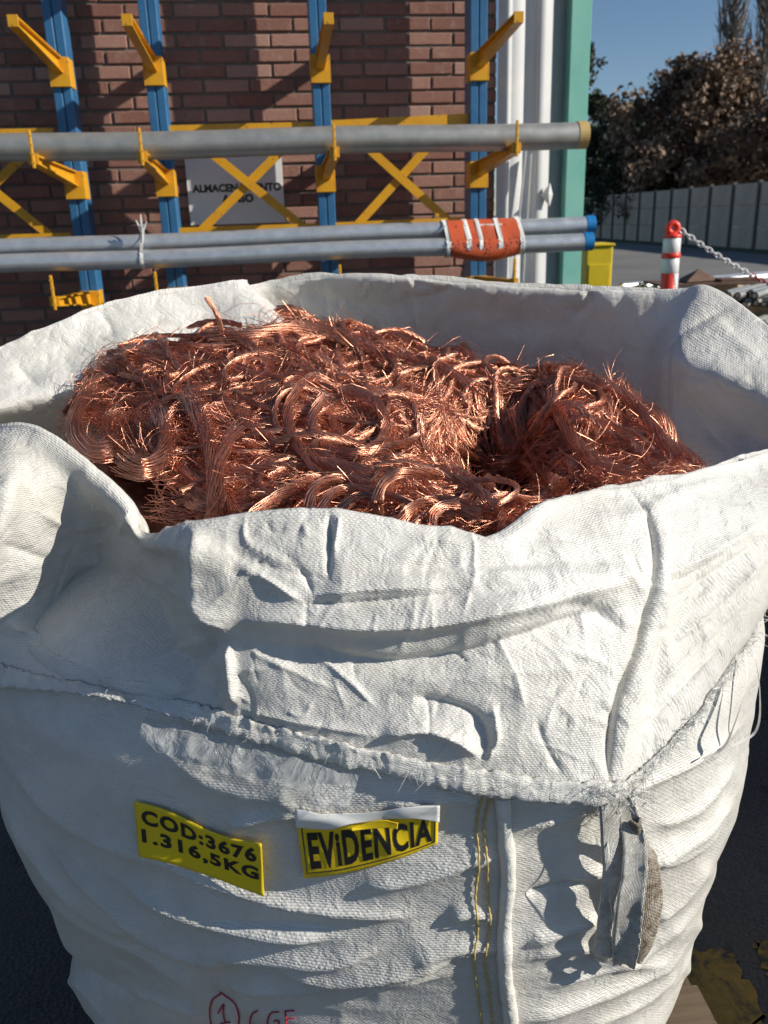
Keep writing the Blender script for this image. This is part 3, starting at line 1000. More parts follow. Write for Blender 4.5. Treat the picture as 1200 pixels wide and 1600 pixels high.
stock('steel_bars', 'small row of grey bars left of the chain post behind the bag rim', tuple(b3), 7, 1, .03, 2.0, M['steel'], R(-60), 4)
# frames that carry the stock (rusty trestle) down to the ground
mb = MB()
for bx in (b1, b2, b3, b4):
    for dx, dy in ((0.1, .2), (.55, .2), (.1, 1.6), (.55, 1.6)):
        pass
tr = empty('steel_trestle', (b1[0], b1[1], 0)); tag(tr, 'rusty steel trestle with scrap plates carrying the grey bars', 'trestle')
mb = MB()
for dx in (-.2, .9, 2.0):
    for dy in (.2, 1.8):
        for zz in (b1[2] - .11,):
            mb.box((b1[0] + dx, b1[1] + dy, zz / 2), (.08, .08, zz), None, .004)
mb.box((b1[0] + .9, b1[1] + .2, b1[2] - .14), (2.4, .08, .06), None, .004)
mb.box((b1[0] + .9, b1[1] + 1.8, b1[2] - .14), (2.4, .08, .06), None, .004)
mb.box((b1[0] + .9, b2[1] + .3, b2[2] - .11), (2.6, .08, .06), None, .004)
mb.build('trestle_frame', M['rust'], tr)
mb = MB()
q = at(1108, 440, 7.2)
mb.add([q + np.array(v) for v in ((-.18, 0, 0), (.1, .1, .0), (-.02, .2, .09), (-.16, .3, 0), (.16, .35, .02))], [(0, 1, 2), (0, 2, 3), (1, 4, 2), (2, 4, 3), (0, 3, 4, 1)])
mb.box(q + np.array([.25, .1, .0]), (.3, .2, .03), None, .002)
mb.box(q + np.array([0, .2, -.02]), (.8, .5, .02), None, .002)
mb.build('scrap_plate', M['rust'], tr)

# small white bollard lamp and background bits are lost in shade behind the fence; trees carry the skyline
def leaf_cloud(name, centres, radii, n, size, mat, parent, seed, squash=.8, toneb=0.0):
    rs = np.random.RandomState(seed)
    cs = np.array(centres, float); rr = np.array(radii, float)
    w = rr ** 2.2; w /= w.sum()
    idx = rs.choice(len(cs), n, p=w)
    d = rs.normal(size=(n, 3)); d /= np.linalg.norm(d, axis=1, keepdims=True)
    rad = rr[idx] * rs.uniform(.35, 1.05, n) ** .6
    Pc = cs[idx] + d * rad[:, None] * np.array([1, 1, squash])
    keep = vnoise(Pc, 1.3, seed) > -.28
    Pc = Pc[keep]; n = len(Pc)
    a = rs.normal(size=(n, 3)); a /= np.linalg.norm(a, axis=1, keepdims=True)
    b_ = np.cross(a, rs.normal(size=(n, 3))); b_ /= np.linalg.norm(b_, axis=1, keepdims=True)
    s = (size * rs.uniform(.5, 1.3, n))[:, None]
    V = np.stack([Pc - a * s, Pc + b_ * s * .55, Pc + a * s, Pc - b_ * s * .55], 1).reshape(-1, 3)
    Q = np.arange(len(V)).reshape(-1, 4)
    me = mesh_np(name, V, Q)
    t = np.clip(.5 + .35 * vnoise(Pc, .8, seed + 5) + rs.normal(0, .2, n) + toneb, 0, 1)
    at_ = me.attributes.new('tone', 'FLOAT', 'FACE'); at_.data.foreach_set('value', t.astype(np.float32))
    return link(name, me, mat, parent, False)

def limbs(mb, base, h, r, spread, nb, rs, up=.6):
    top = base + np.array([rs.normal(0, .3), rs.normal(0, .3), h])
    pts = [base + (top - base) * t + np.array([math.sin(t * 4) * .12, 0, 0]) for t in np.linspace(0, 1, 8)]
    mb.tube(pts, list(np.linspace(r, r * .25, 8)), 7)
    ends = []
    for k in range(nb):
        t = rs.uniform(.22, .95); p = base + (top - base) * t
        an = rs.uniform(0, 2 * math.pi); L = spread * (1.15 - t * .6) * rs.uniform(.6, 1.1)
        d = np.array([math.cos(an) * L, math.sin(an) * L, up * L])
        q = [p, p + d * .5 + [0, 0, -.05 * L], p + d]
        mb.tube(q, [r * .35 * (1.2 - t), r * .2 * (1.2 - t), r * .06], 5)
        ends.append(p + d)
        for j in range(4):
            e = p + d * rs.uniform(.4, 1) + rs.normal(0, .28, 3) * spread * .45
            mb.tube([p + d * .45, (p + d * .45 + e) / 2 + [0, 0, .08], e], [r * .12, r * .07, r * .02], 4)
            ends.append(e)
    return ends

def tree(label, base, h, spread, crown, n, size, mat, seed, bark='bark', nb=16, lr=.8, z0=.3, toneb=0.0, up=.6):
    rs = np.random.RandomState(seed)
    t = empty('tree', tuple(base)); tag(t, label, 'tree', 'trees beyond the concrete fence')
    base = np.array(base, float)
    mb = MB(); ends = limbs(mb, base, h * .93, h * .022, spread, nb, rs, up)
    mb.build('trunk', M[bark], t)
    if n:
        cs, rr = [], []
        for e in ends:
            cs.append(e); rr.append(lr * rs.uniform(.5, 1.15))
        for k in range(crown):
            an = rs.uniform(0, 6.28); q = rs.uniform(.0, 1) ** .5
            zz = h * rs.uniform(z0, 1.0)
            wr = spread * math.sin(math.pi * min(1, max(.12, (zz / h - z0 + .25) / (1.25 - z0)))) ** .7
            cs.append(base + np.array([math.cos(an) * q * wr, math.sin(an) * q * wr, zz])); rr.append(lr * rs.uniform(.5, 1.2))
        leaf_cloud('crown', cs, rr, n, size, mat, t, seed + 1, toneb=toneb)
    return t
def tb(px, Y): q = at(px, 340, Y); return (q[0], q[1], 0.0)
def th(py, Y): return at(1050, py, Y)[2]
tree('broad tree with dense dry brown leaves, the rounded crown right of the open sky', tb(1058, 47), th(108, 47), 3.7, 42, 30000, .15, M['leaf_brown'], 21, lr=1.1, z0=.14)
tree('brown leaved tree at the far right in front of the bare poplars', tb(1195, 42), th(185, 42), 3.6, 38, 24000, .15, M['leaf_brown'], 31, lr=1.1, z0=.14)
tree('dark green slender tree just right of the teal column', tb(905, 60), th(62, 60), 2.1, 16, 9000, .17, M['leaf_green'], 41, lr=.8, z0=.2)
tree('low dark green tree in the gap beside the teal column', tb(955, 55), th(185, 55), 2.9, 26, 20000, .16, M['leaf_green'], 51, lr=.95, z0=.12)
tree('low dark tree under the big brown crown', tb(1020, 50), th(225, 50), 3.2, 28, 18000, .16, M['leaf_green'], 61, lr=1.0, z0=.12)
tree('shadowy low tree behind the fence at the right', tb(1130, 52), th(235, 52), 3.4, 28, 18000, .16, M['leaf_green'], 66, lr=1.0, z0=.12)
def poplar(label, px, Y, topy, seed, nb=40):
    rs = np.random.RandomState(seed); b_ = np.array(tb(px, Y)); h = at(px, topy, Y)[2]
    t = empty('poplar_tree', tuple(b_)); tag(t, label, 'tree', 'bare poplars behind the brown trees')
    mb = MB(); mb.tube([b_, b_ + [0, 0, h * .5], b_ + [0, 0, h]], [.22, .14, .03], 7); mb.build('trunk', M['bark_pale'], t)
    mb = MB()
    for k in range(nb):
        z = h * rs.uniform(.25, .93); an = rs.uniform(0, 6.28); L = h * rs.uniform(.10, .24)
        o_ = np.array([math.cos(an), math.sin(an), 0])
        pts = [b_ + [0, 0, z], b_ + [0, 0, z] + o_ * L * .2 + [0, 0, L * .35], b_ + [0, 0, z] + o_ * L * .3 + [0, 0, L]]
        mb.tube(pts, [.07, .045, .015], 4)
        for j in range(5):
            f = rs.uniform(.2, 1); q = pts[1] * (1 - f) + pts[2] * f
            mb.tube([q, q + rs.normal(0, .16, 3) + o_ * .15 + [0, 0, rs.uniform(.4, .9)]], [.028, .012], 3)
    mb.build('branches', M['bark_pale'], t)
poplar('bare upright poplar rising behind the gap between the brown crowns', 1118, 62, -60, 71, 130)
poplar('bare poplar with many upright twigs at the top right corner', 1168, 60, -90, 72, 160)
poplar('thin bare poplar at the right edge of the photo', 1215, 64, -70, 73, 80)

# ================================================================== PALLETS
def pallet_meshes():
    top, bot, blk = MB(), MB(), MB()
    for k in range(7): top.box((0, -.55 + k * 1.1 / 6, .133), (1.02, .10, .021), None, .002)
    for x in (-.46, 0, .46): bot.box((x, 0, .111), (.1, 1.2, .021), None, .002)
    for x in (-.46, 0, .46): bot.box((x, 0, .011), (.1, 1.2, .021), None, .002)
    for x in (-.46, 0, .46):
        for y in (-.54, 0, .54): blk.box((x, y, .061), (.1, .12, .078), None, .003)
    out = []
    for mb_, nm in ((top, 'deck_boards'), (bot, 'runner_boards'), (blk, 'blocks')):
        me = bpy.data.meshes.new(nm); me.from_pydata(mb_.v, [], mb_.f); me.update(); me.materials.append(M['wood']); out.append((nm, me))
    return out
PM = pallet_meshes()
def pallet(loc, rz, label, group=None):
    t = empty('timber_pallet', loc, rz); tag(t, label, 'pallet', group)
    for nm, me in PM:
        o = bpy.data.objects.new(nm, me); C.objects.link(o); o.parent = t
    return t
pallet((-.005, 1.45, 0), R(5) , 'pale timber pallet under the white bulk bag')
for sy, yy in enumerate((-.1, 1.13, 2.36, 3.59)):  # stacks added out of view to throw shade on the ground by the bag
    for k in range(6):
        pallet((2.22 + .03 * math.sin(k * 2 + sy), yy, k * .145), R(2 * math.sin(k * 1.7 + sy)), 'unseen stacked pallet added right of the white bulk bag to shade the ground', 'unseen pallet stacks added to shade the ground')

# ================================================================== BULK BAG
BC = np.array([-.02, 1.355])
zk = np.array([.13, .17, .22, .31, .41, .565, .67, .90, .98, 1.05])
rk = np.array([.44, .505, .540, .570, .572, .600, .622, .628, .58, .47])
def brad(z): return np.interp(z, zk, rk)
NSE = 2.35; BYAW = R(-12)
def bdir(phi):
    """unit radius factor of the rounded-square plan at angle phi"""
    c, s = np.abs(np.cos(phi - BYAW)), np.abs(np.sin(phi - BYAW))
    return (c ** NSE + s ** NSE) ** (-1 / NSE) * .955
def binside(p, grow=0.0):
    d = p[..., :2] - BC
    phi = np.arctan2(d[..., 1], d[..., 0])
    return np.hypot(d[..., 0], d[..., 1]) - (brad(p[..., 2]) * bdir(phi) + grow)
def on_body(px, py, grow=0.0):
    r = ray(px, py)
    Y = .45
    prev = None
    while Y < 2.2:
        p = CO + r * Y
        f = binside(p, grow)
        if f < 0: return p
        Y += .002
    # ray misses: take the closest approach, pushed to the silhouette
    Ys = np.arange(.6, 1.6, .004); Ps = CO + r * Ys[:, None]
    return Ps[np.argmin(binside(Ps, grow))]

bag = empty('bulk_bag', (BC[0], BC[1], .145))
tag(bag, 'large white woven bulk bag with a folded down rim full of scrap copper wire', 'bulk bag')

body_strokes = [
 # right side diagonal folds
 ([(800, 1300), (900, 1268), (1000, 1225), (1090, 1180), (1170, 1120)], 7, 14, 10),
 ([(1010, 1290), (1080, 1262), (1150, 1190)], 6, 10, 14),
 ([(1000, 1345), (1080, 1300), (1145, 1240)], 8, 12, 16),
 ([(870, 1372), (960, 1350), (1060, 1330), (1130, 1275)], 8, 16, 14),
 ([(815, 1400), (870, 1385), (930, 1378)], -6, 9, 9),
 ([(1010, 1440), (1060, 1400), (1110, 1340)], 7, 12, 14),
 ([(820, 1470), (900, 1440), (940, 1425)], 7, 12, 16),
 ([(800, 1500), (900, 1475), (1010, 1500), (1060, 1450), (1090, 1400)], 6, 12, 16),
 ([(830, 1540), (930, 1510), (1010, 1480), (1080, 1410)], 6, 10, 14),
 ([(800, 1590), (900, 1560), (1000, 1520), (1070, 1470)], 8, 12, 18),
 ([(900, 1600), (990, 1565), (1060, 1500)], 6, 10, 12),
 ([(1085, 1425), (1082, 1480), (1062, 1530)], 7, 10, 10),
 # seam pucker
 ([(700, 1430), (740, 1425), (775, 1430)], 6, 14, 9),
 ([(640, 1500), (720, 1480), (800, 1475)], 5, 14, 9),
 ([(560, 1385), (650, 1372), (740, 1340), (800, 1330)], 6, 12, 16),
 # left of seam
 ([(430, 1275), (500, 1268), (560, 1290), (640, 1330)], 5, 12, 14),
 ([(350, 1290), (410, 1278), (470, 1262)], 6, 12, 10),
 ([(230, 1330), (330, 1375), (450, 1410), (560, 1425), (660, 1430)], 7, 14, 9),
 ([(180, 1370), (300, 1430), (420, 1455), (540, 1460)], 8, 16, 9),
 ([(300, 1430), (380, 1438), (470, 1442), (540, 1452)], -5, 8, 8),
 ([(320, 1480), (420, 1490), (520, 1495), (600, 1478)], 8, 16, 8),
 ([(430, 1510), (520, 1522), (640, 1510), (720, 1495)], 7, 14, 7),
 ([(330, 1530), (430, 1540), (560, 1530), (700, 1520)], 8, 18, 8),
 ([(210, 1545), (260, 1560), (320, 1580)], 6, 10, 8),
 ([(80, 1310), (170, 1400), (280, 1480), (400, 1500)], 8, 18, 14),
 ([(60, 1370), (150, 1440), (260, 1500), (330, 1560)], 7, 16, 12),
 ([(0, 1240), (60, 1330), (150, 1420), (240, 1460)], 7, 18, 16),
 ([(10, 1180), (100, 1280), (200, 1330), (300, 1350)], 5, 20, 18),
 ([(105, 1520), (150, 1550), (200, 1610)], 8, 10, 10),
 ([(95, 1480), (140, 1520), (210, 1560)], -6, 8, 8),
 ([(240, 1160), (340, 1230), (470, 1250)], 5, 20, 18),
 ([(430, 1235), (470, 1258), (520, 1250)], 5, 10, 10),
 ([(600, 1260), (680, 1248), (760, 1250)], 5, 10, 12),
]

def build_body():
    n, m = 1000, 250
    phi = np.linspace(0, 2 * np.pi, n, endpoint=False)
    z = np.linspace(.146, 1.03, m)
    PH, Z = np.meshgrid(phi, z, indexing='ij')
    def surf(PH, Z):
        r = brad(Z)
        r = r * bdir(PH)
        return np.stack([BC[0] + r * np.cos(PH), BC[1] + r * np.sin(PH), Z], -1)
    P = surf(PH, Z)
    # smooth the profile kinks
    for _ in range(30):
        P[:, 1:-1] = (P[:, :-2] + 2 * P[:, 1:-1] + P[:, 2:]) / 4
    nr = grid_normals(P)
    sgn = np.sign((nr[..., :2] * (P[..., :2] - BC)).sum(-1).mean()); nr *= sgn
    # bottom tuck
    pix = proj(P)
    front = (nr @ (CO - P.reshape(-1, 3).mean(0)) > 0) & (P[..., 1] < 1.5)
    h = np.where(front, stroke_field(pix, body_strokes) * 1.5, 0)
    # sagging hoop folds all round, slanting with the angle
    Q = P.copy(); sl = .10 * np.sin(PH * 1.0 + .6)
    Q[..., 2] = (P[..., 2] + sl * 1.2) * 6.5
    Q[..., 0] *= 1.5; Q[..., 1] *= 1.5
    low = np.clip((1.0 - P[..., 2]) / .5, .15, 1)
    def crisp(q, s, seed):
        v = vnoise(q, s, seed)
        return 1 - np.sqrt(v * v + .01) * 2
    h += low * (.0042 * crisp(Q, 1.2, 2) + .0026 * crisp(Q, 2.7, 3) + .0010 * vnoise(Q, 6.0, 4))
    h += .0022 * vnoise(P, 9, 6) + .0009 * crisp(P, 22, 7)
    P = P + nr * h[..., None]
    me = mesh_np('bag_body', P.reshape(-1, 3), grid_faces(n, m, True), np.stack([PH * .575, Z], -1).reshape(-1, 2))
    return link('bag_body', me, M['bag'], bag)
body = build_body()

# ---- the folded cuff: stations round the rim. crest pixel + forward distance; inner and outer profile
# (crest, inner, hem, bulge): inner = list of 4 pixel points or (lean, depth); hem = pixel or (out, depth)
ST = [
 ((-85, 682, 1.10), (.06, .25), (-210, 1040), .05),
 ((0, 664, 1.03), (.06, .25), (-110, 1048), .035, [(-20, 760, .93), (-45, 860, .90), (-80, 960, .93)]),
 ((62, 669, 1.01), (.06, .25), (-20, 1060), .035, [(52, 760, .955), (30, 860, .93), (0, 960, .945)]),
 ((140, 722, .985), (.05, .25), (70, 1074), .02, [(125, 800, .985), (98, 880, .985), (80, 975, .97)]),
 ((200, 778, .955), (.05, .25), (140, 1086), .004, [(178, 830, .995), (150, 905, 1.01), (140, 995, .965)]),
 ((223, 829, .93), (.04, .25), (205, 1100), -.008, [(205, 870, .99), (195, 935, .99), (195, 1020, .935)]),
 ((262, 829, .885), (.05, .25), (262, 1112), -.004, [(258, 880, .925), (258, 950, .92), (262, 1030, .89)]),
 ((310, 821, .85), (.06, .25), (312, 1122), .014, [(322, 880, .825), (330, 960, .82), (322, 1045, .82)]),
 ((400, 809, .85), (.06, .25), (400, 1147), .014),
 ((510, 800, .85), (.06, .25), (510, 1178), .014),
 ((620, 815, .85), (.06, .25), (620, 1206), .016),
 ((700, 829, .855), (.06, .25), (700, 1223), .016),
 ((770, 838, .86), (.06, .25), (775, 1236, .020), .018),
 ((850, 790, .92), (.07, .25), (850, 1243, .028), .028),
 ((930, 764, .975), (.07, .25), (915, 1246, .036), .034),
 ((985, 758, 1.0), (.07, .25), (950, 1246, .040), .030),
 ((1040, 748, 1.03), (.07, .25), (985, 1228, .032), .02),
 ((1110, 729, 1.09), (.07, .25), (1035, 1170), .03),
 ((1200, 703, 1.17), (.06, .25), (1100, 1090), .035),
 ((1290, 672, 1.32), (.05, .3), (1150, 1015), .03),
 ((1330, 622, 1.48), [(1300, 650, 1.46), (1260, 680, 1.43), (1240, 740, 1.42), (1210, 800, 1.38)], (1180, 962), .02),
 ((1290, 558, 1.55), [(1275, 580, 1.53), (1215, 630, 1.48), (1185, 690, 1.50), (1170, 770, 1.44)], (.05, .3), .02),
 ((1205, 512, 1.62), [(1192, 530, 1.60), (1130, 590, 1.54), (1110, 650, 1.56), (1105, 750, 1.50)], (.06, .3), .02),
 ((1155, 474, 1.67), [(1140, 492, 1.65), (1075, 570, 1.58), (1070, 640, 1.59), (1080, 740, 1.53)], (.06, .3), .02),
 ((1104, 448, 1.71), [(1092, 464, 1.69), (1040, 545, 1.635), (1037, 620, 1.62), (1058, 722, 1.56)], (.05, .3), .02),
 ((1052, 452, 1.735), [(1046, 470, 1.725), (1010, 530, 1.725), (1000, 600, 1.72), (1010, 700, 1.68)], (.05, .3), .02),
 ((930, 449, 1.765), (-.09, .34), (.05, .3), .02),
 ((800, 444, 1.80), (-.10, .34), (.05, .3), .02),
 ((660, 432, 1.835), (-.10, .34), (.05, .3), .02),
 ((560, 428, 1.86), (-.10, .34), (.05, .3), .02),
 ((480, 431, 1.88), (-.09, .34), (.05, .3), .02),
 ((412, 444, 1.88), (-.06, .34), (.05, .3), .02),
 ((378, 449, 1.82), [(384, 455, 1.81), (398, 480, 1.80), (420, 520, 1.78), (430, 570, 1.75)], (.04, .3), .01),
 ((383, 439, 1.66), [(392, 447, 1.65), (417, 470, 1.63), (447, 503, 1.60), (465, 560, 1.55)], (.08, .3), .02),
 ((300, 450, 1.62), [(305, 464, 1.605), (312, 505, 1.57), (318, 550, 1.53), (322, 610, 1.48)], (.06, .3), .02),
 ((200, 466, 1.57), [(203, 482, 1.555), (208, 530, 1.50), (212, 585, 1.45), (215, 650, 1.40)], (.05, .3), .02),
 ((100, 500, 1.51), [(100, 516, 1.495), (96, 565, 1.45), (92, 622, 1.40), (100, 668, 1.50)], (.05, .3), .02),
 ((0, 545, 1.45), [(0, 562, 1.435), (0, 605, 1.39), (0, 642, 1.355), (10, 672, 1.50)], (.05, .3), .02),
 ((-90, 600, 1.38), [(-88, 616, 1.37), (-80, 640, 1.34), (-70, 658, 1.32), (-50, 685, 1.45)], (.05, .3), .02),
 ((-135, 650, 1.29), (.06, .25), (.05, .3), .02),
]
def build_ctrl():
    rows = []
    for cr, inn, hem, bul, *mids in ST:
        c = at(*cr)
        inw = np.append(BC - c[:2], 0); inw /= np.linalg.norm(inw)
        out = -inw
        Z = np.array([0, 0, 1.])
        if isinstance(inn, list):
            I = [at(*q) for q in inn]
        else:
            ln, dp = inn
            I = [c + inw * .012 - Z * .016, c + inw * (.018 + ln * .3) - Z * .075, c + inw * (.018 + ln * .65) - Z * dp * .6, c + inw * (.018 + ln) - Z * dp]
        if isinstance(hem[0], float):
            H = c + out * hem[0] - Z * hem[1]
            g = binside(H)
            if g < .03: H = H + out * (.03 - g)
        else:
            H = on_body(hem[0], hem[1], hem[2] if len(hem) == 3 else .016)
        O1 = c + out * .014 - Z * .012
        a = c + (H - c) * .22 + out * (bul + .012); b_ = c + (H - c) * .5 + out * bul * 1.0; d = c + (H - c) * .78 + out * bul * .6
        if mids: a, b_, d = (at(*q) for q in mids[0])
        e = H + (d - H) * .3 + out * bul * .05
        rows.append(I[::-1] + [c, O1, a, b_, d, e, H])
    return np.array(rows)           # (stations, 11, 3)
CT = build_ctrl()
SN = [12, 14, 18, 18, 12, 10, 10, 20, 26, 26, 18, 16, 18, 20, 14, 14, 18, 24, 24, 18, 14, 14, 10, 10, 14, 26, 26, 28, 20, 16, 14, 10, 14, 20, 22, 22, 22, 20, 14, 14]
SN = [int(s * 2.2) for s in SN]
SM = [14, 14, 14, 8, 6, 12, 34, 34, 32, 18]
cuff_strokes = [
 # ridges (+) and valleys (-); widths on left / right of the stroke direction (pixels)
 ([(300, 826), (322, 860), (328, 905), (336, 950), (362, 985)], 18, 12, 34),
 ([(215, 838), (175, 880), (120, 935), (90, 990)], -20, 26, 40),
 ([(110, 885), (190, 885), (260, 905), (335, 938)], 11, 12, 18),
 ([(210, 900), (190, 960), (200, 1010), (150, 1050)], -10, 26, 26),
 ([(360, 1000), (368, 1050), (374, 1104)], 12, 5, 30),
 ([(215, 1035), (245, 1050), (275, 1078)], 11, 6, 16),
 ([(262, 1015), (300, 1008), (325, 1002)], 8, 8, 10),
 ([(275, 1085), (300, 1040), (345, 1000)], -9, 12, 14),
 ([(0, 960), (70, 1010), (150, 1050), (230, 1062)], 13, 14, 18),
 ([(160, 1048), (180, 1000), (215, 945)], 5, 5, 6),
 # long horizontal fold
 ([(345, 975), (430, 965), (520, 975), (620, 978), (740, 965), (860, 940), (1000, 905)], 15, 34, 13),
 ([(380, 1000), (480, 1015), (600, 1035), (700, 1025), (800, 1000), (900, 965), (990, 945)], -14, 12, 34),
 ([(860, 940), (930, 950), (985, 990)], -8, 12, 26),
 ([(465, 942), (560, 940), (660, 932), (760, 925), (850, 918)], -6, 6, 6),
 ([(480, 930), (560, 922), (640, 920), (700, 912)], 5, 9, 6),
 ([(365, 880), (420, 905), (475, 938)], 6, 6, 9),
 ([(440, 862), (470, 890), (490, 930)], -4, 6, 6),
 ([(515, 803), (517, 850), (512, 905)], -6, 5, 9),
 ([(530, 812), (520, 870)], 5, 6, 5),
 ([(385, 812), (388, 850), (440, 880)], 4, 5, 8),
 ([(350, 850), (380, 870), (460, 895), (500, 900)], -4, 7, 7),
 ([(620, 830), (700, 850), (780, 848), (850, 800)], 5, 10, 14),
 ([(560, 880), (660, 885), (800, 882), (900, 875), (1000, 880)], -6, 8, 14),
 ([(600, 905), (700, 898), (860, 905), (1000, 900)], 4, 12, 10),
 ([(735, 830), (740, 900), (720, 960)], 2.5, 4, 5),
 # lower panel
 ([(380, 1010), (440, 1040), (520, 1080)], 3, 6, 8),
 ([(460, 1005), (540, 1060), (590, 1110)], 3.5, 5, 7),
 ([(780, 990), (800, 1040), (820, 1110)], 3.5, 5, 9),
 ([(836, 1120), (852, 1165), (880, 1212)], -3, 6, 10),
 ([(900, 1060), (862, 1100), (850, 1150)], 2, 10, 8),
 ([(640, 1088), (700, 1098), (745, 1118), (762, 1160), (752, 1190)], -8, 8, 22),
 ([(590, 1150), (660, 1140), (720, 1160), (752, 1186)], 12, 12, 12),
 ([(770, 1100), (775, 1150), (760, 1190)], 7, 6, 12),
 ([(370, 1105), (480, 1130), (600, 1150)], 4, 10, 10),
 ([(600, 1060), (700, 1062), (820, 1050), (930, 1040)], 3, 16, 20),
 ([(860, 1010), (930, 1030), (970, 1060)], 3, 8, 10),
 # corner seam: dark groove with a roll on its right
 ([(985, 762), (1016, 810), (1026, 860), (1020, 930), (1004, 1000), (976, 1070), (955, 1130), (950, 1235)], -13, 3.5, 6),
 ([(1003, 765), (1036, 820), (1042, 880), (1034, 950), (1016, 1020), (990, 1090), (972, 1150), (966, 1235)], 6, 5, 22),
 ([(930, 880), (975, 900), (1012, 930)], 4, 8, 12),
 # right panel
 ([(1040, 900), (1120, 860), (1200, 810)], 6, 14, 12),
 ([(1040, 1010), (1120, 950), (1200, 860)], 7, 14, 14),
 ([(1030, 960), (1110, 900), (1200, 835)], -5, 10, 12),
 ([(1010, 1080), (1080, 1020), (1180, 920)], 5, 12, 12),
 ([(1000, 1140), (1060, 1080), (1150, 990)], -5, 8, 10),
 ([(900, 800), (980, 810), (1060, 770), (1150, 745)], 5, 12, 14),
 ([(980, 735), (1040, 760), (1120, 790), (1200, 800)], 4, 10, 12),
 # left bright panel
 ([(20, 700), (110, 770), (160, 830)], 4, 22, 20),
 ([(60, 800), (100, 820), (150, 830)], 5, 10, 12),
 ([(0, 850), (60, 870), (110, 885)], -4, 12, 12),
 ([(205, 790), (190, 830), (160, 870)], 7, 10, 12),
]
def creases(n, x0, x1, y0, y1, seed, a0, a1):
    # fine sharp handling creases in the woven plastic
    rs = np.random.RandomState(seed); out = []
    for k in range(n):
        x, y = rs.uniform(x0, x1), rs.uniform(y0, y1); th = rs.choice([.1, .9, 1.35, 1.7, 2.3, -.4]) + rs.normal(0, .25); L = rs.uniform(25, 110)
        d = np.array([math.cos(th), math.sin(th)]); p = np.array([x, y]); b_ = np.array([-d[1], d[0]]) * rs.normal(0, 6)
        out.append(([tuple(p - d * L / 2), tuple(p + b_), tuple(p + d * L / 2)], rs.choice([-1, 1]) * rs.uniform(a0, a1), rs.uniform(2.5, 9), rs.uniform(2.5, 9)))
    return out
cuff_strokes += creases(110, 230, 1200, 800, 1200, 5, .8, 2.4) + creases(24, 0, 260, 690, 1060, 6, .8, 2.2)
inner_strokes = [
 ([(930, 452), (915, 480), (890, 500)], 9, 8, 14),
 ([(700, 440), (690, 462), (620, 470)], 6, 8, 10),
 ([(640, 436), (680, 455), (690, 470)], 7, 6, 12),
 ([(440, 440), (520, 470), (620, 480), (700, 470)], 5, 12, 16),
 ([(600, 500), (700, 520), (820, 510), (950, 520)], 4, 22, 18),
 ([(650, 540), (700, 500), (760, 480)], 3, 8, 10),
 ([(740, 580), (860, 560), (980, 575)], 4, 18, 16),
 ([(1150, 478), (1090, 505), (1042, 540), (1036, 600), (1045, 680)], 9, 7, 9),
 ([(1030, 580), (1090, 590), (1150, 625), (1200, 650)], 8, 10, 14),
 ([(1080, 600), (1090, 650), (1150, 720)], 4, 8, 8),
 ([(1110, 490), (1150, 530), (1190, 560)], -5, 10, 12),
 ([(480, 455), (450, 475), (440, 500)], 4, 8, 8),
 # back left flap
 ([(60, 560), (150, 520), (280, 490), (400, 470)], 4, 22, 22),
 ([(150, 480), (170, 500), (175, 520)], 3, 5, 8),
 ([(250, 480), (255, 505), (330, 500), (420, 480)], 3.5, 5, 10),
 ([(20, 560), (60, 600), (120, 610)], 4, 12, 12),
]
inner_strokes += creases(40, 420, 1180, 450, 680, 8, 1.0, 2.6) + creases(16, 0, 420, 470, 620, 9, .8, 2.0)
def build_cuff():
    G = catmull(CT, SN, True)                      # along the rim
    G = np.swapaxes(catmull(np.swapaxes(G, 0, 1), SM), 0, 1)
    n, m = G.shape[:2]
    nr = grid_normals(G)
    crest = sum(SM[:4])
    # orient: outer rows point away from the bag axis
    test = (nr[:, crest + 60:, :2] * (G[:, crest + 60:, :2] - BC)).sum(-1).mean()
    if test < 0: nr = -nr
    # smooth normals along both axes
    for _ in range(6):
        nr = (np.roll(nr, 1, 0) + 2 * nr + np.roll(nr, -1, 0)) / 4
        nr[:, 1:-1] = (nr[:, :-2] + 2 * nr[:, 1:-1] + nr[:, 2:]) / 4
    nr /= np.linalg.norm(nr, axis=-1, keepdims=True)
    pix = proj(G)
    J = np.arange(m)[None, :] * np.ones((n, 1))
    si = np.concatenate([np.full(s, k) for k, s in enumerate(SN)])
    frontish = ((si <= 20) | (si >= 39))[:, None] & (J > crest - 8)
    backish = ((si >= 19) & (si <= 39))[:, None] & (J < crest + 6)
    h = np.where(frontish, stroke_field(pix, cuff_strokes) * 1.05, 0) - np.where(backish, stroke_field(pix, inner_strokes), 0)
    def crisp(q, s, seed):
        v = vnoise(q, s, seed); return 1 - np.sqrt(v * v + .0012) * 2
    w = np.where(J < crest, -1, 1)
    h += w * (.0030 * vnoise(G, 6, 12) + .0036 * crisp(G, 8, 13) + .0018 * crisp(G + .37, 17, 14) + .0010 * crisp(G + .7, 38, 15))
    P = G + nr * h[..., None]
    # keep the outer flap off the body
    d = P[..., :2] - BC; phi = np.arctan2(d[..., 1], d[..., 0]); rr = np.hypot(d[..., 0], d[..., 1])
    rmin = brad(P[..., 2]) * bdir(phi) + .011
    push = np.where((J > crest + 10) & (rr < rmin), rmin - rr, 0)
    P[..., :2] += d / rr[..., None] * push[..., None]
    su = np.r_[0, np.cumsum(np.linalg.norm(np.diff(G[:, crest + 40], axis=0), axis=1))]
    sv = np.r_[0, np.cumsum(np.linalg.norm(np.diff(G, axis=1), axis=-1).mean(0))]
    U = np.stack(np.meshgrid(su, sv, indexing='ij'), -1)
    me = mesh_np('folded_cuff', P.reshape(-1, 3), grid_faces(n, m, True), U.reshape(-1, 2))
    return link('folded_cuff', me, M['cuff'], bag), P, nr, si
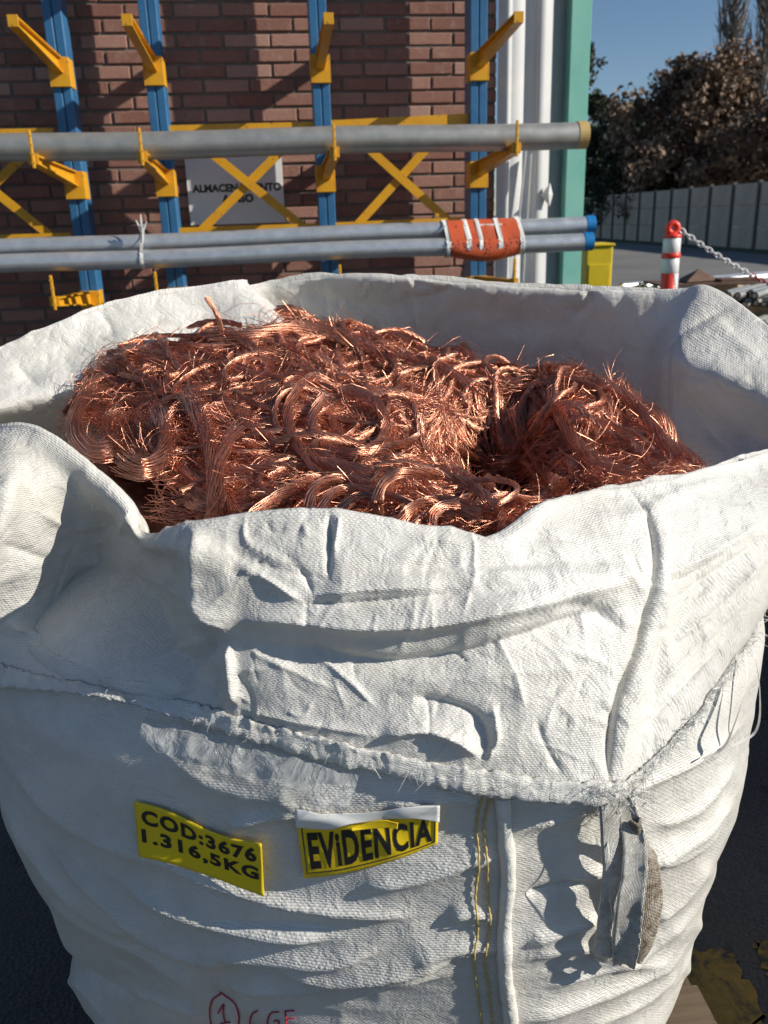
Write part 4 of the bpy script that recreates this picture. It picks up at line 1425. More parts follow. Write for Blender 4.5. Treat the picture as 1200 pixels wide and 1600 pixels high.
cuff, CP_, CN_, SI_ = build_cuff()
tag(cuff, 'folded down rim of the bag with a frayed hem')

# ---- hem roll: an uneven, frayed band along the cuff edge
def build_hem():
    E = CP_[:, -1]; T = CP_[:, -1] - CP_[:, -12]; T /= np.linalg.norm(T, axis=1, keepdims=True)
    out = np.append(E[:, :2] - BC, np.zeros((len(E), 1)), 1); out /= np.linalg.norm(out, axis=1, keepdims=True)
    n = len(E); prof = []
    w = .0175 + .004 * vnoise(E, 11, 31) + .002 * vnoise(E, 40, 32)
    th = .0030 + .0012 * vnoise(E, 18, 33) + .0006 * vnoise(E, 80, 34)
    K = [(-1.0, .25), (-.93, .9), (-.6, .75), (-.3, 1.0), (0, 1.2), (.2, .9), (.3, .2), (.22, -.5), (0, -.7), (-.5, -.6)]
    V = np.empty((n, len(K), 3))
    for k, (a, b_) in enumerate(K):
        j = .0011 * vnoise(E + k * .31, 170, 40 + k)
        V[:, k] = E + T * (a * w + j * 2)[:, None] + out * (b_ * th + .001 + j)[:, None]
    U = np.stack(np.meshgrid(np.arange(n) * .0035, np.arange(len(K)) * .004, indexing='ij'), -1).reshape(-1, 2)
    o = link('hem', mesh_np('hem', V.reshape(-1, 3), grid_faces(n, len(K), True, True), U), M['hem'], cuff)
    return E, T, out
HE, HT, HO = build_hem()
# fray: loose fibres along the hem and the seam corner
def fibres(name, bases, dirs, n, L, r, mat, parent, seed, spread=.7):
    rs = np.random.RandomState(seed); mb = MB()
    for k in range(n):
        i = rs.randint(len(bases)); b_ = bases[i] + rs.normal(0, .003, 3); d = dirs[i] + rs.normal(0, spread, 3)
        d /= np.linalg.norm(d); l = L * rs.uniform(.3, 1.2); s = rs.normal(0, .35, 3) * l
        mb.tube([b_, b_ + d * l * .5 + s * .4, b_ + d * l + s + [0, 0, -.2 * l]], [r, r * .9, r * .5], 3, cap=False)
    return mb.build(name, mat, parent)
vis = (SI_ >= 1) & (SI_ <= 20)
fr1 = fibres('hem_fray', HE[vis] + HO[vis] * .004 - HT[vis] * .008, HT[vis] * .6 + HO[vis] * .3, 420, .009, .0003, M['fibre'], cuff, 5)
vc = (SI_ >= 14) & (SI_ <= 19)
fr2 = fibres('corner_fray', HE[vc] + HO[vc] * .004 - HT[vc] * .01, HO[vc] * .6 - HT[vc] * .4, 800, .013, .0003, M['fibre'], cuff, 6, 1.0)

fr1['kind'] = 'stuff'; fr2['kind'] = 'stuff'

# ------------------------------------------------------------------ BVH of the body for draped things
def bvh_of(o):
    me = o.data
    V = np.empty(len(me.vertices) * 3, dtype=np.float32); me.vertices.foreach_get('co', V)
    Q = np.empty(len(me.loops), dtype=np.int32); me.loops.foreach_get('vertex_index', Q)
    return BVHTree.FromPolygons([Vector(v) for v in V.reshape(-1, 3)], [tuple(q) for q in Q.reshape(-1, 4)])
BV = bvh_of(body)
def hit(px, py, off=.002):
    r = Vector(ray(px, py)).normalized()
    loc, nrm, i, d = BV.ray_cast(CAM, r)
    if loc is None: return on_body(px, py, off)
    if nrm.dot(r) > 0: nrm = -nrm
    return np.array(loc + nrm * off)

def patch(top, bot, name, mat, parent, off=.003, nu=40, nv=16, smooth_it=6, lift=None, thick=.0006):
    """a sheet between two pixel polylines, lying on the bag"""
    A, B = resample(catmull(np.array(top, float), 10), nu), resample(catmull(np.array(bot, float), 10), nu)
    G = np.array([[hit(*(A[i] * (1 - j / (nv - 1)) + B[i] * j / (nv - 1)), off) for j in range(nv)] for i in range(nu)])
    for _ in range(smooth_it):
        H = G.copy()
        H[1:-1] = (G[:-2] + 2 * G[1:-1] + G[2:]) / 4; G = H.copy()
        H[:, 1:-1] = (G[:, :-2] + 2 * G[:, 1:-1] + G[:, 2:]) / 4; G = H
    # clear the fabric
    outv = np.append(G[..., :2] - BC, np.zeros(G.shape[:2] + (1,)), -1); outv /= np.linalg.norm(outv, axis=-1, keepdims=True)
    G = G + outv * .0025
    if lift is not None: G = G + outv * lift(nu, nv)[..., None]
    me = mesh_np(name, G.reshape(-1, 3), grid_faces(nu, nv))
    o = link(name, me, mat, parent)
    sm = o.modifiers.new('thickness', 'SOLIDIFY'); sm.thickness = thick; sm.offset = 0
    return o, G, outv
def on_patch(G, outv, u, v, off):
    nu, nv = G.shape[:2]
    x = min(max(u, 0), 1) * (nu - 1); y = min(max(v, 0), 1) * (nv - 1)
    i, j = min(int(x), nu - 2), min(int(y), nv - 2); a, b_ = x - i, y - j
    p = G[i, j] * (1 - a) * (1 - b_) + G[i + 1, j] * a * (1 - b_) + G[i, j + 1] * (1 - a) * b_ + G[i + 1, j + 1] * a * b_
    return p + outv[i, j] * off
def patch_text(txt, G, outv, u0, u1, v0, v1, mat, parent, bold=.006, cuts=2, spacing=1.0):
    me, V = text_mesh(txt, .1, bold, 0, 3, spacing)
    bm = bmesh.new(); bm.from_mesh(me)
    for _ in range(cuts):
        es = [e for e in bm.edges if e.calc_length() > .006]
        bmesh.ops.subdivide_edges(bm, edges=es, cuts=1)
        bmesh.ops.triangulate(bm, faces=bm.faces)
    bm.to_mesh(me); bm.free()
    V = np.array([v.co[:] for v in me.vertices])
    x0, x1, y0, y1 = V[:, 0].min(), V[:, 0].max(), V[:, 1].min(), V[:, 1].max()
    return place_text(me, V, lambda v: on_patch(G, outv, u0 + (u1 - u0) * (v[0] - x0) / (x1 - x0), v1 + (v0 - v1) * (v[1] - y0) / (y1 - y0), .0008), 'lettering', mat, parent)

s1, G1, O1 = patch([(214, 1247), (268, 1262), (330, 1292), (372, 1304), (414, 1307)], [(222, 1335), (275, 1347), (330, 1364), (375, 1380), (418, 1391)], 'sticker', M['sticker'], bag,
                   lift=lambda nu, nv: .006 * (np.linspace(0, 1, nu)[:, None] ** 6) * np.ones((1, nv)))
tag(s1, 'yellow sticker reading COD:3676 1.316,5KG')
patch_text('COD:3676', G1, O1, .05, .955, .10, .38, M['ink'], s1, .0042, 3, 1.16)
patch_text('1.316,5KG', G1, O1, .04, .965, .45, .75, M['ink'], s1, .0042, 3, 1.16)
s2, G2, O2 = patch([(466, 1284), (520, 1282), (575, 1277), (630, 1272), (684, 1264)], [(477, 1367), (530, 1361), (585, 1348), (640, 1330), (683, 1312)], 'sticker', M['sticker2'], bag)
tag(s2, 'yellow sticker reading EVIDENCIA under a white backing strip')
patch_text('EViDENCIA', G2, O2, .06, .955, .13, .84, M['ink'], s2, .0035, 3, 1.1)
mb = MB()
def line_on(G, O, a, b_, n=24): return [on_patch(G, O, a[0] + (b_[0] - a[0]) * k / n, a[1] + (b_[1] - a[1]) * k / n, .0006) for k in range(n + 1)]
for a, b_ in (((.03, .04), (.03, .90)), ((.03, .90), (.975, .90)), ((.975, .90), (.975, .04))):
    mb.tube(line_on(G2, O2, a, b_), .0007, 4)
mb.build('border_line', M['ink'], s2)
s3, G3, O3 = patch([(462, 1262), (520, 1266), (580, 1262), (640, 1258), (686, 1254)], [(464, 1283), (520, 1287), (560, 1279), (630, 1268), (685, 1276)], 'backing_strip', M['white'], s2, off=.005,
                   thick=.0003, lift=lambda nu, nv: .0 + .001 * np.linspace(0, 1, nv)[None, :] * np.ones((nu, 1)))
tag(s3, 'white peeled backing strip above the EVIDENCIA sticker')
s4, G4, O4 = patch([(548, 1285), (575, 1273), (600, 1268), (622, 1272)], [(550, 1290), (580, 1283), (605, 1280), (621, 1282)], 'peeled_corner', M['sticker2'], s2, off=.006,
                   lift=lambda nu, nv: .004 + 0 * np.ones((nu, nv)))

# side seam, stitching, corner roll on the body
def drape_line(pts, off, n): return np.array([hit(*p, off) for p in resample(catmull(np.array(pts, float), 8), n)])
mb = MB(); L_ = drape_line([(783, 1240), (788, 1300), (792, 1370), (790, 1400), (786, 1450), (788, 1520), (798, 1600), (802, 1660)], .004, 90)
for _ in range(3): L_[1:-1] = (L_[:-2] + 2 * L_[1:-1] + L_[2:]) / 4
mb.tube(L_, .0085 + .0012 * vnoise(L_, 60, 3), 12); seam = mb.build('seam_roll', M['hem'], body, True)
for pts in ([(752, 1240), (744, 1290), (748, 1340), (742, 1400), (746, 1450), (740, 1500), (748, 1560), (756, 1640)],
            [(766, 1240), (756, 1290), (760, 1340), (762, 1400), (764, 1450), (758, 1500), (766, 1560), (772, 1640)]):
    Lq = drape_line(pts, .0028, 160)
    mb = MB(); mb.tube(Lq, np.where((np.arange(160) // 3) % 2, .0016, .0010), 6); mb.build('stitching', M['thread'], body, True)

# red marker writing: a circled 1 and CGE
def ribbon(mb, pts, w=.0011):
    P = drape_line(pts, .0012, 30)
    mb.tube(P, w, 4)
mb = MB()
ribbon(mb, [(345, 1552), (332, 1562), (328, 1582), (333, 1606), (350, 1618), (367, 1612), (374, 1592), (368, 1568), (354, 1556), (344, 1549)])
ribbon(mb, [(341, 1582), (350, 1568), (349, 1580), (352, 1597)]); ribbon(mb, [(343, 1600), (352, 1597), (360, 1596)])
ribbon(mb, [(403, 1578), (394, 1584), (391, 1598), (398, 1610), (406, 1606)])
ribbon(mb, [(436, 1580), (424, 1582), (418, 1596), (424, 1608), (434, 1604), (436, 1594), (428, 1594)])
ribbon(mb, [(446, 1578), (447, 1592), (449, 1606)]); ribbon(mb, [(446, 1579), (454, 1578), (460, 1578)]); ribbon(mb, [(447, 1591), (455, 1590), (461, 1590)]); ribbon(mb, [(449, 1606), (456, 1604), (463, 1602)])
hw = mb.build('handwriting', M['marker'], bag); tag(hw, 'red marker writing, a circled 1 and the letters CGE')

# lifting strap hanging from the corner
def webbing(name, path, wdir, width, mat, parent, nu=90, nv=9, thick=.0024, seed=1, cup=0.0):
    P = resample(catmull(np.array(path, float), 12), nu)
    Wd = catmull(np.array(wdir, float), 12); Wd = resample(Wd, nu); Wd /= np.linalg.norm(Wd, axis=1, keepdims=True)
    wv = width if hasattr(width, '__len__') else [width] * 2
    ww = np.interp(np.linspace(0, 1, nu), np.linspace(0, 1, len(wv)), wv)
    T = np.gradient(P, axis=0); Nn = np.cross(Wd, T); Nn /= np.linalg.norm(Nn, axis=1, keepdims=True)
    G = np.empty((nu, nv, 3))
    for j in range(nv):
        s = j / (nv - 1) - .5
        G[:, j] = P + Wd * (s * ww)[:, None] + Nn * (cup * (s * s * 4 - .5))
    G += .0007 * vnoise(G, 120, seed)[..., None] + .0012 * vnoise(G, 28, seed + 1)[..., None]
    uvg = np.stack(np.meshgrid(np.linspace(0, 1, nu) * .45, np.linspace(0, 1, nv) * .06, indexing='ij'), -1)
    o = link(name, mesh_np(name, G.reshape(-1, 3), grid_faces(nu, nv), uvg.reshape(-1, 2)), mat, parent)
    sm = o.modifiers.new('thickness', 'SOLIDIFY'); sm.thickness = thick; sm.offset = 0
    return o
def pw(px, py, out): return hit(px, py, out)
X_ = np.array([1., .12, 0])
webbing('lifting_strap', [pw(942, 1225, .02), pw(938, 1262, .026), pw(936, 1330, .028), pw(933, 1410, .026), pw(930, 1462, .022), pw(932, 1484, .016), pw(940, 1489, .010)],
        [[1, .5, 0], [1, .5, 0], [1, .45, 0], [1, .4, 0], [1, .3, 0], [1, .1, 0], [1, .1, 0]], [.022, .026, .027, .029, .030], M['strap'], bag, cup=.003)
webbing('lifting_strap', [pw(958, 1225, .022), pw(958, 1262, .034), pw(954, 1330, .040), pw(946, 1410, .040), pw(942, 1470, .034), pw(946, 1492, .024)],
        [[1, .0, 0], [1, .05, 0], [1, .1, 0], [1, .0, 0.0], [1, -.1, 0], [1, -.2, 0]], [.020, .026, .030, .030, .024], M['strap'], bag, seed=8, cup=-.003)
webbing('lifting_strap', [pw(968, 1250, .030), pw(976, 1300, .026), pw(984, 1345, .026), pw(984, 1385, .030), pw(972, 1440, .032), pw(960, 1480, .028), pw(954, 1494, .022)],
        [[.8, .1, .1], [.9, .2, .1], [1, .3, .1], [1, .3, .2], [.9, .1, .2], [.9, 0, .2], [.9, 0, .1]], [.010, .020, .034, .040, .034, .026], M['strap_dirty'], bag, seed=15, cup=.006)
mb = MB()
rs = np.random.RandomState(3)
kn = pw(962, 1238, .018)
for k in range(90):
    a = rs.normal(0, .008, 3); b_ = a + rs.normal(0, .006, 3); c_ = b_ + rs.normal(0, .007, 3) + [0, 0, -.004]
    mb.tube([kn + a, kn + b_, kn + c_], [.0008, .0006, .0002], 4)
mb.build('thread_knot', M['fibre'], bag)
# long loose tapes torn from the right hem
def tape(name, pts, w, n=40, seed=0):
    P = resample(catmull(np.array([pw(x, y, o) for x, y, o in pts]), 10), n)
    T = np.gradient(P, axis=0); s = np.cross(T, np.array([.3, -1, .2])); s /= np.linalg.norm(s, axis=1, keepdims=True)
    ww = w * (.6 + .4 * np.sin(np.linspace(.3, 3.0, n)))
    tw = np.linspace(0, 1.6, n) + seed; nn = np.cross(s, T); nn /= np.linalg.norm(nn, axis=1, keepdims=True)
    S = s * np.cos(tw)[:, None] + nn * np.sin(tw)[:, None]
    G = np.stack([P - S * ww[:, None], P, P + S * ww[:, None]], 1)
    return G
gs = [tape('t', [(1140, 1020, .02), (1128, 1070, .03), (1108, 1125, .03), (1104, 1165, .02), (1085, 1185, .012)], .0035),
      tape('t', [(1152, 1015, .02), (1148, 1075, .03), (1142, 1130, .03), (1125, 1168, .016)], .002, seed=.5),
      tape('t', [(1105, 1085, .02), (1095, 1130, .02), (1100, 1160, .02)], .0012, seed=1.2),
      tape('t', [(925, 1246, .02), (921, 1300, .036), (923, 1350, .036), (930, 1400, .034)], .0007, seed=.2)]
for g in gs:
    link('loose_tape', mesh_np('loose_tape', g.reshape(-1, 3), grid_faces(g.shape[0], 3)), M['fibre'], bag)

# clear plastic liner poking out under the hem
def build_liner():
    nu, nv = 90, 26
    top = resample(catmull(np.array([(236, 1112), (300, 1128), (380, 1148), (460, 1172), (530, 1194), (562, 1204)], float), 8), nu)
    bot = resample(catmull(np.array([(250, 1150), (300, 1190), (370, 1216), (440, 1236), (500, 1250), (538, 1258)], float), 8), nu)
    G = np.array([[hit(*(top[i] * (1 - j / (nv - 1)) + bot[i] * j / (nv - 1)), .004) for j in range(nv)] for i in range(nu)])
    outv = np.append(G[..., :2] - BC, np.zeros((nu, nv, 1)), -1); outv /= np.linalg.norm(outv, axis=-1, keepdims=True)
    J = np.linspace(0, 1, nv)[None, :]; I = np.linspace(0, 1, nu)[:, None]
    def cr(s, sd): v = vnoise(G, s, sd); return 1 - np.abs(v) * 2
    h = .006 + .014 * np.sin(J * math.pi * .9) + .0035 * cr(26, 3) + .0022 * cr(60, 4)
    G = G + outv * h[..., None]
    G[..., 2] += .003 * vnoise(G, 60, 9)
    return link('plastic_liner', mesh_np('plastic_liner', G.reshape(-1, 3), grid_faces(nu, nv)), M['liner'], bag)
tag(build_liner(), 'crumpled clear plastic liner showing under the hem')

# ================================================================== COPPER
picks = [(110, 650, 1.33), (125, 700, 1.22), (150, 578, 1.45), (220, 550, 1.52), (340, 525, 1.58), (450, 505, 1.64), (525, 522, 1.66), (600, 532, 1.66), (700, 562, 1.60), (770, 592, 1.56),
         (300, 640, 1.30), (450, 620, 1.36), (600, 640, 1.34), (680, 640, 1.35), (200, 740, 1.10), (300, 740, 1.12), (450, 740, 1.12), (600, 740, 1.12),
         (225, 818, .97), (330, 815, .96), (450, 800, .97), (600, 806, .97), (700, 822, .98), (790, 800, 1.01), (850, 780, 1.05),
         (720, 740, 1.16),
         (820, 605, 1.56), (880, 573, 1.56), (960, 590, 1.54), (1030, 640, 1.48), (1080, 715, 1.36), (900, 640, 1.40), (980, 690, 1.34), (900, 720, 1.22), (1000, 745, 1.22)]
PK = np.array([at(*p) for p in picks])
lows = np.array([[.20, 1.2, .99], [.19, 1.28, .99], [.165, 1.33, 1.0], [.16, 1.24, 1.0], [.20, 1.42, 1.02], [.18, 1.15, 1.03], [-.62, 1.3, 1.02], [-.55, 1.55, 1.02], [-.4, 1.72, 1.05], [-.1, 1.82, 1.04], [.2, 1.78, 1.0], [.4, 1.72, 1.0], [.58, 1.5, .98], [.56, 1.2, 1.0], [-.5, 1.05, 1.02], [-.3, .85, 1.03], [0, .82, 1.03], [.3, .85, 1.03]])
EX = np.array([at(*p) for p in [(160, 590, 1.42), (180, 572, 1.46), (135, 610, 1.38), (260, 560, 1.48), (400, 530, 1.56), (150, 640, 1.33), (690, 580, 1.55), (740, 600, 1.50), (850, 600, 1.50), (930, 610, 1.48)]])
PK = np.concatenate([PK, EX, lows])
def H(x, y):
    x = np.asarray(x, float); y = np.asarray(y, float)
    d2 = (x[..., None] - PK[:, 0]) ** 2 + (y[..., None] - PK[:, 1]) ** 2 + .0009
    w = d2 ** -1.7
    return (w * PK[:, 2]).sum(-1) / w.sum(-1)
def heap_pt(px, py, off=.0):
    r = ray(px, py); Y = .8
    while Y < 2.0:
        p = CO + r * Y
        if p[2] < H(p[0], p[1]) + off: return p
        Y += .004
    return CO + r * 1.6

scrap = None
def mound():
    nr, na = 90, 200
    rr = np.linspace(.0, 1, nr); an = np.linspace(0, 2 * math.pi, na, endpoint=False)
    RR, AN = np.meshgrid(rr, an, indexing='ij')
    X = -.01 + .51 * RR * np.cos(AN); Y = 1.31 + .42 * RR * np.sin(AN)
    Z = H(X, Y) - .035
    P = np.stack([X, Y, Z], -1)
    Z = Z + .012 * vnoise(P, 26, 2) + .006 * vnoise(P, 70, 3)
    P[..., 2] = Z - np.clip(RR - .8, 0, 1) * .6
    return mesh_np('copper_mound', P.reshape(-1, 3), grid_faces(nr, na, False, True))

def make_wires(guides, nw, rb, rw, seed, npt=26, twist=9.0, fray=1.0, pack=False):
    """guides: list of (k,3) arrays. returns verts, faces of many thin 3-sided wires that follow them"""
    rs = np.random.RandomState(seed)
    Vs, Qs, o = [], [], 0
    for gi, g in enumerate(guides):
        P = resample(g, npt)
        T = np.gradient(P, axis=0); L = np.linalg.norm(T, axis=1, keepdims=True); T /= L + 1e-12
        up = np.array([0, 0, 1.]) + 0 * T
        A = np.cross(T, up); A /= np.linalg.norm(A, axis=1, keepdims=True) + 1e-9
        B = np.cross(T, A)
        k = nw[gi] if hasattr(nw, '__len__') else nw
        rbun = rb[gi] if hasattr(rb, '__len__') else rb
        rr = rbun * np.sqrt((np.arange(k) + .5) / k); th = np.arange(k) * 2.39996
        if not pack: rr = rr * rs.uniform(.6, 1.3, k)
        t = np.linspace(0, 1, npt)
        length = L.sum()
        ang = th[:, None] + twist * length * t[None, :] * 2 * math.pi / 1.0
        spread = 1 + fray * (np.abs(2 * t - 1) ** 3)[None, :] * rs.uniform(0, 2.5, k)[:, None]
        wob = fray * .0025 * np.stack([np.sin(t * rs.uniform(2, 9) + rs.uniform(0, 6)) for _ in range(k)])
        R_ = rr[:, None] * spread
        ca, sa = R_ * np.cos(ang) + wob, R_ * np.sin(ang) + wob * .6
        W = P[None] + A[None] * ca[..., None] + B[None] * sa[..., None]      # (k, npt, 3)
        # three-sided tube
        ring = []
        for q in range(3):
            a = 2 * math.pi * q / 3
            ring.append(W + (A * math.cos(a) + B * math.sin(a))[None] * rw)
        V = np.stack(ring, 2)           # k, npt, 3, 3
        base = (np.arange(k)[:, None, None] * npt + np.arange(npt - 1)[None, :, None]) * 3
        q0 = np.arange(3)[None, None, :]; q1 = (q0 + 1) % 3
        F_ = np.stack([base + q0, base + q1, base + 3 + q1, base + 3 + q0], -1).reshape(-1, 4) + o
        Vs.append(V.reshape(-1, 3)); Qs.append(F_); o += k * npt * 3
    return np.concatenate(Vs), np.concatenate(Qs)

def gap(g):
    # the dark hollow between the two heaps
    return (np.hypot((g[:, 0] - .175 - (1.3 - g[:, 1]) * .12) / .07, (g[:, 1] - 1.25) / .19) < 1).any()

def inside_heap(x, y):
    return np.hypot((x + .0) / .495, (y - 1.31) / .42) < 1.0

def guide_random(rs, c, kind):
    """a strand path lying over the heap, starting round the plan point c"""
    if kind == 'coil':
        r = rs.uniform(.055, .16); a0 = rs.uniform(0, 6.28); sw = rs.uniform(2.4, 6.0) * rs.choice([-1, 1]); e = rs.uniform(.6, 1)
        t = np.linspace(0, 1, 20); an = a0 + sw * t; rt = r * (1 + .25 * t)
        x = c[0] + rt * np.cos(an); y = c[1] + rt * np.sin(an) * e
    else:
        th = field(c) + rs.normal(0, .35); L = rs.uniform(.12, .38); cv = rs.normal(0, 3.2)
        t = np.linspace(-.5, .5, 20); an = th + cv * t * L * 2
        dx, dy = np.cos(an), np.sin(an)
        x = c[0] + np.cumsum(dx) * L / 20; y = c[1] + np.cumsum(dy) * L / 20
        x -= x.mean() - c[0]; y -= y.mean() - c[1]
    z = H(x, y) + rs.uniform(-.022, .012) + .012 * np.sin(np.linspace(0, math.pi, 20) * rs.uniform(.5, 2) + rs.uniform(0, 3))
    return np.stack([x, y, z], -1)
def field(c):
    # swaths: top of the left heap runs left-right, right heap drapes down to the right
    if c[0] > .20: return -.95 + .5 * math.sin(c[1] * 7)
    if c[1] > 1.42: return .25 + .4 * math.sin(c[0] * 8)
    return 1.0 * math.sin(c[0] * 9 + 1) + .3

tangle = None
def build_tangle():
    global tangle
    rs = np.random.RandomState(77)
    guides = []
    while len(guides) < 430:
        c = (rs.uniform(-.54, .5), rs.uniform(.88, 1.72))
        if not inside_heap(*c): continue
        g = guide_random(rs, c, 'coil' if rs.uniform() < (.32 if c[0] < .2 else .15) else 'sw')
        if c[0] < -.30 and c[1] < 1.12 - (c[0] + .30) * .9: continue
        ok = inside_heap(g[:, 0] * .97, g[:, 1])
        if ok.mean() < .98 or ((g[:, 0] < -.26) & (g[:, 1] < 1.10 - (g[:, 0] + .30) * .9)).any(): continue
        if gap(g) and rs.uniform() < .9: continue
        guides.append(g)
    nw = [int(rs.uniform(10, 26)) for _ in guides]; rb = [rs.uniform(.004, .014) for _ in guides]
    V1, Q1 = make_wires(guides, nw, rb, .00042, 5, twist=5, fray=1.5)
    # single stray wires, some springing out of the heap
    st = []
    while len(st) < 7000:
        c = (rs.uniform(-.54, .5), rs.uniform(.88, 1.72))
        if not inside_heap(*c): continue
        L = rs.uniform(.03, .16); n = 10; t = np.linspace(0, 1, n)
        th = (field(c) + rs.normal(0, .8)) if rs.uniform() < .7 else rs.uniform(0, 6.28); cv = rs.normal(0, 2.0)
        an = th + cv * t
        x = c[0] + np.cumsum(np.cos(an)) * L / n; y = c[1] + np.cumsum(np.sin(an)) * L / n
        rise = rs.uniform(-.010, .018) if rs.uniform() < .93 else rs.uniform(.02, .05)
        if not inside_heap(x, y).all() or (x.min() < -.30 and y.min() < 1.12 - (x.min() + .30) * .9): continue
        if gap(np.stack([x, y], -1)) and rs.uniform() < .8: continue
        z = H(x, y) + .004 + rise * t * rs.uniform(.3, 1.2)
        st.append(np.stack([x, y, z], -1))
    V2, Q2 = make_wires(st, 1, 1e-5, .00050, 6, npt=9, fray=0)
    # smoother packed strands and coils lying in and on the tangle
    gs = []
    while len(gs) < 330:
        c = (rs.uniform(-.52, .5), rs.uniform(.88, 1.70))
        if not inside_heap(*c) or (c[0] < -.28 and c[1] < 1.14 - (c[0] + .30) * .9): continue
        g = guide_random(rs, c, 'coil' if rs.uniform() < (.6 if c[0] < .2 else .12) else 'sw')
        if inside_heap(g[:, 0] * .98, g[:, 1]).mean() < .98 or ((g[:, 0] < -.26) & (g[:, 1] < 1.14 - (g[:, 0] + .30) * .9)).any() or gap(g): continue
        g[:, 2] += rs.uniform(.0, .016); gs.append(g)
    V3, Q3 = make_wires(gs, [int(rs.uniform(14, 30)) for _ in gs], [rs.uniform(.003, .0068) for _ in gs], .00060, 9, npt=34, twist=9, fray=.1, pack=True)
    st_o = link('copper_strands', mesh_np('copper_strands', V3, Q3), M['copper_dull'])
    V = np.concatenate([V1, V2]); Q = np.concatenate([Q1, Q2 + len(V1)])
    tangle = link('copper_wire', mesh_np('copper_wire', V, Q), M['copper'])
    tag(tangle, 'tangled mass of fine reddish copper wire heaped in the white bag', 'copper wire', kind='stuff')
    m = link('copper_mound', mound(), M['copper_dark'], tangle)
    m['kind'] = 'stuff'
    st_o['kind'] = 'stuff'; st_o.parent = tangle
build_tangle()

# distinct stranded conductors one can follow with the eye
def conductor(label, pix, rb=.0065, nw=26, off=.012, seed=1, twist=5.0, fray=.12, rise=None, rw=.00075, n=60):
    pts = []
    for k, p in enumerate(pix):
        if len(p) == 3: pts.append(at(*p))
        else: pts.append(heap_pt(p[0], p[1], off + .012 + (rise[k] if rise else 0)))
    g = catmull(np.array(pts), 10)
    V, Q = make_wires([g], nw, rb, rw, seed, npt=n, twist=twist, fray=fray, pack=True)
    o = link('copper_conductor', mesh_np('copper_conductor', V, Q), M['copper_dull'])
    return tag(o, label, 'copper conductor', 'stranded copper conductors lying on the wire heap')
conductor('short copper strand standing upright above the back of the heap', [(322, 464, 1.50), (333, 482, 1.50), (343, 502, 1.50), (347, 530, 1.50)], .0045, 16, seed=2)
conductor('long twisted conductor looping down from the big coil towards the right', [(492, 588), (462, 612), (450, 650), (462, 690), (500, 722), (560, 738), (620, 742)], .008, 34, .02, 3)
conductor('big round coil lying in the middle of the heap', [(530, 612), (575, 620), (600, 650), (598, 685), (570, 706), (530, 708), (500, 690), (488, 655), (505, 620)], .008, 34, .02, 4)
conductor('conductor curving round right of the big coil', [(655, 650), (660, 672), (640, 690), (600, 700), (560, 712)], .006, 26, .02, 5)
conductor('loose straight bundle falling down the left of the heap', [(292, 615), (310, 650), (326, 690), (336, 740), (342, 812)], .010, 40, .022, 6, 2, .5)
conductor('second thinner bundle crossing the falling bundle', [(372, 668), (352, 700), (340, 740), (355, 805)], .008, 26, .024, 7, 2, .5)
conductor('arched conductor over the front right with its end bent down', [(592, 806), (590, 780), (602, 752), (636, 738), (690, 742), (740, 762), (776, 792)], .0062, 26, .03, 8, rise=[0, .02, .03, .03, .02, .01, 0])
conductor('outermost of the arched conductors at the front centre', [(392, 808), (440, 772), (490, 748), (540, 744), (580, 752)], .0065, 26, .016, 9)
conductor('arched conductor with a tight bend at the front centre', [(484, 800), (486, 775), (502, 754), (540, 748), (582, 758)], .0065, 26, .024, 10)
conductor('inner arched conductor beneath the tight bend', [(502, 800), (512, 778), (540, 764), (584, 768)], .0065, 26, .02, 11)
conductor('short conductor fanning out under the inner arch', [(532, 802), (545, 785), (566, 776), (592, 780)], .0062, 26, .018, 12)
conductor('upper arched conductor of the front right coil', [(626, 818), (640, 798), (672, 784), (712, 786), (768, 800)], .007, 28, .02, 13)
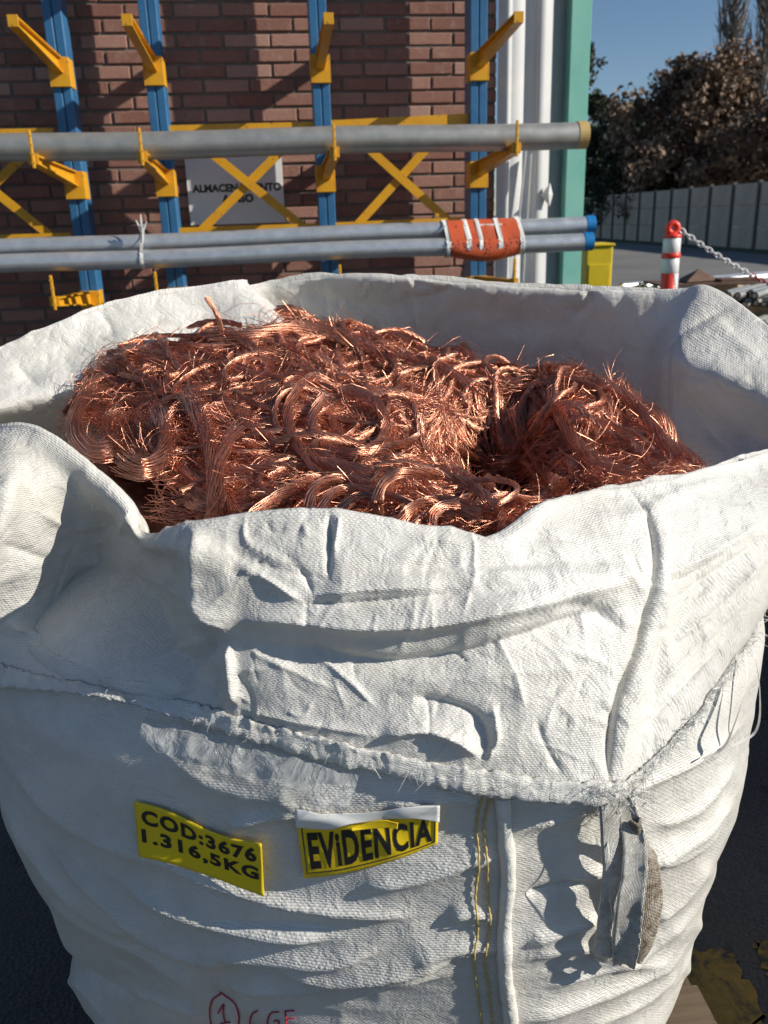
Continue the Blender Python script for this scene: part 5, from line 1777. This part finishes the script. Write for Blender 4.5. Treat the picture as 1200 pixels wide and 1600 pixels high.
conductor('lower arched conductor of the front right coil', [(648, 824), (668, 806), (700, 796), (752, 804)], .0065, 28, .026, 14)
conductor('short conductor crossing the front right coil', [(676, 826), (676, 808), (690, 792), (716, 788)], .006, 26, .034, 15)
conductor('conductor running down into the dark gap between the heaps', [(700, 700), (740, 715), (760, 740), (770, 775)], .007, 26, .012, 16)
conductor('dark conductor along the near side of the gap', [(700, 730), (730, 745), (775, 772), (812, 788)], .007, 26, .012, 17)
conductor('long conductor draped down the left of the right hand heap', [(800, 640), (822, 690), (850, 735), (880, 762)], .009, 34, .014, 18, 3, .3)
conductor('long conductor draped down the middle of the right hand heap', [(862, 610), (880, 660), (930, 720), (985, 742)], .009, 34, .016, 19, 3, .3)
conductor('conductor along the far edge of the right hand heap', [(930, 590), (990, 630), (1030, 680), (1062, 715)], .009, 34, .012, 20, 3, .3)
conductor('thick folded swath at the left end of the heap', [(250, 650), (262, 680), (255, 712), (225, 735), (190, 722)], .012, 44, .016, 21, 2, .4)
conductor('pale swath curving round the far left edge', [(150, 600), (122, 640), (120, 680), (150, 705), (172, 702)], .012, 44, .012, 22, 2, .4)
conductor('broad combed swath across the top left of the heap', [(190, 556), (260, 560), (340, 575), (420, 600)], .013, 50, .008, 23, 2, .5)
conductor('combed swath sweeping along the top of the heap', [(330, 545), (400, 525), (470, 515), (540, 528), (590, 560)], .013, 50, .008, 24, 2, .5)
conductor('small bundle on the crest right of the combed swath', [(590, 545), (640, 560), (690, 575), (740, 610)], .010, 40, .008, 25, 2, .5)
# thin wires clinging to the inner back face of the bag
def wire_thing(label, pts):
    mb = MB(); mb.tube(catmull(np.array([at(*p) for p in pts]), 6), .0006, 4)
    tag(mb.build('copper_wire_end', M['copper']), label, 'copper wire')
wire_thing('thin bent copper wire stuck to the inside back face of the bag', [(948, 509, 1.84), (974, 512, 1.83), (960, 530, 1.82), (938, 543, 1.82), (934, 552, 1.82)])
wire_thing('short thin copper wire on the inside back face above the right heap', [(971, 546, 1.82), (982, 560, 1.81), (986, 572, 1.80)])
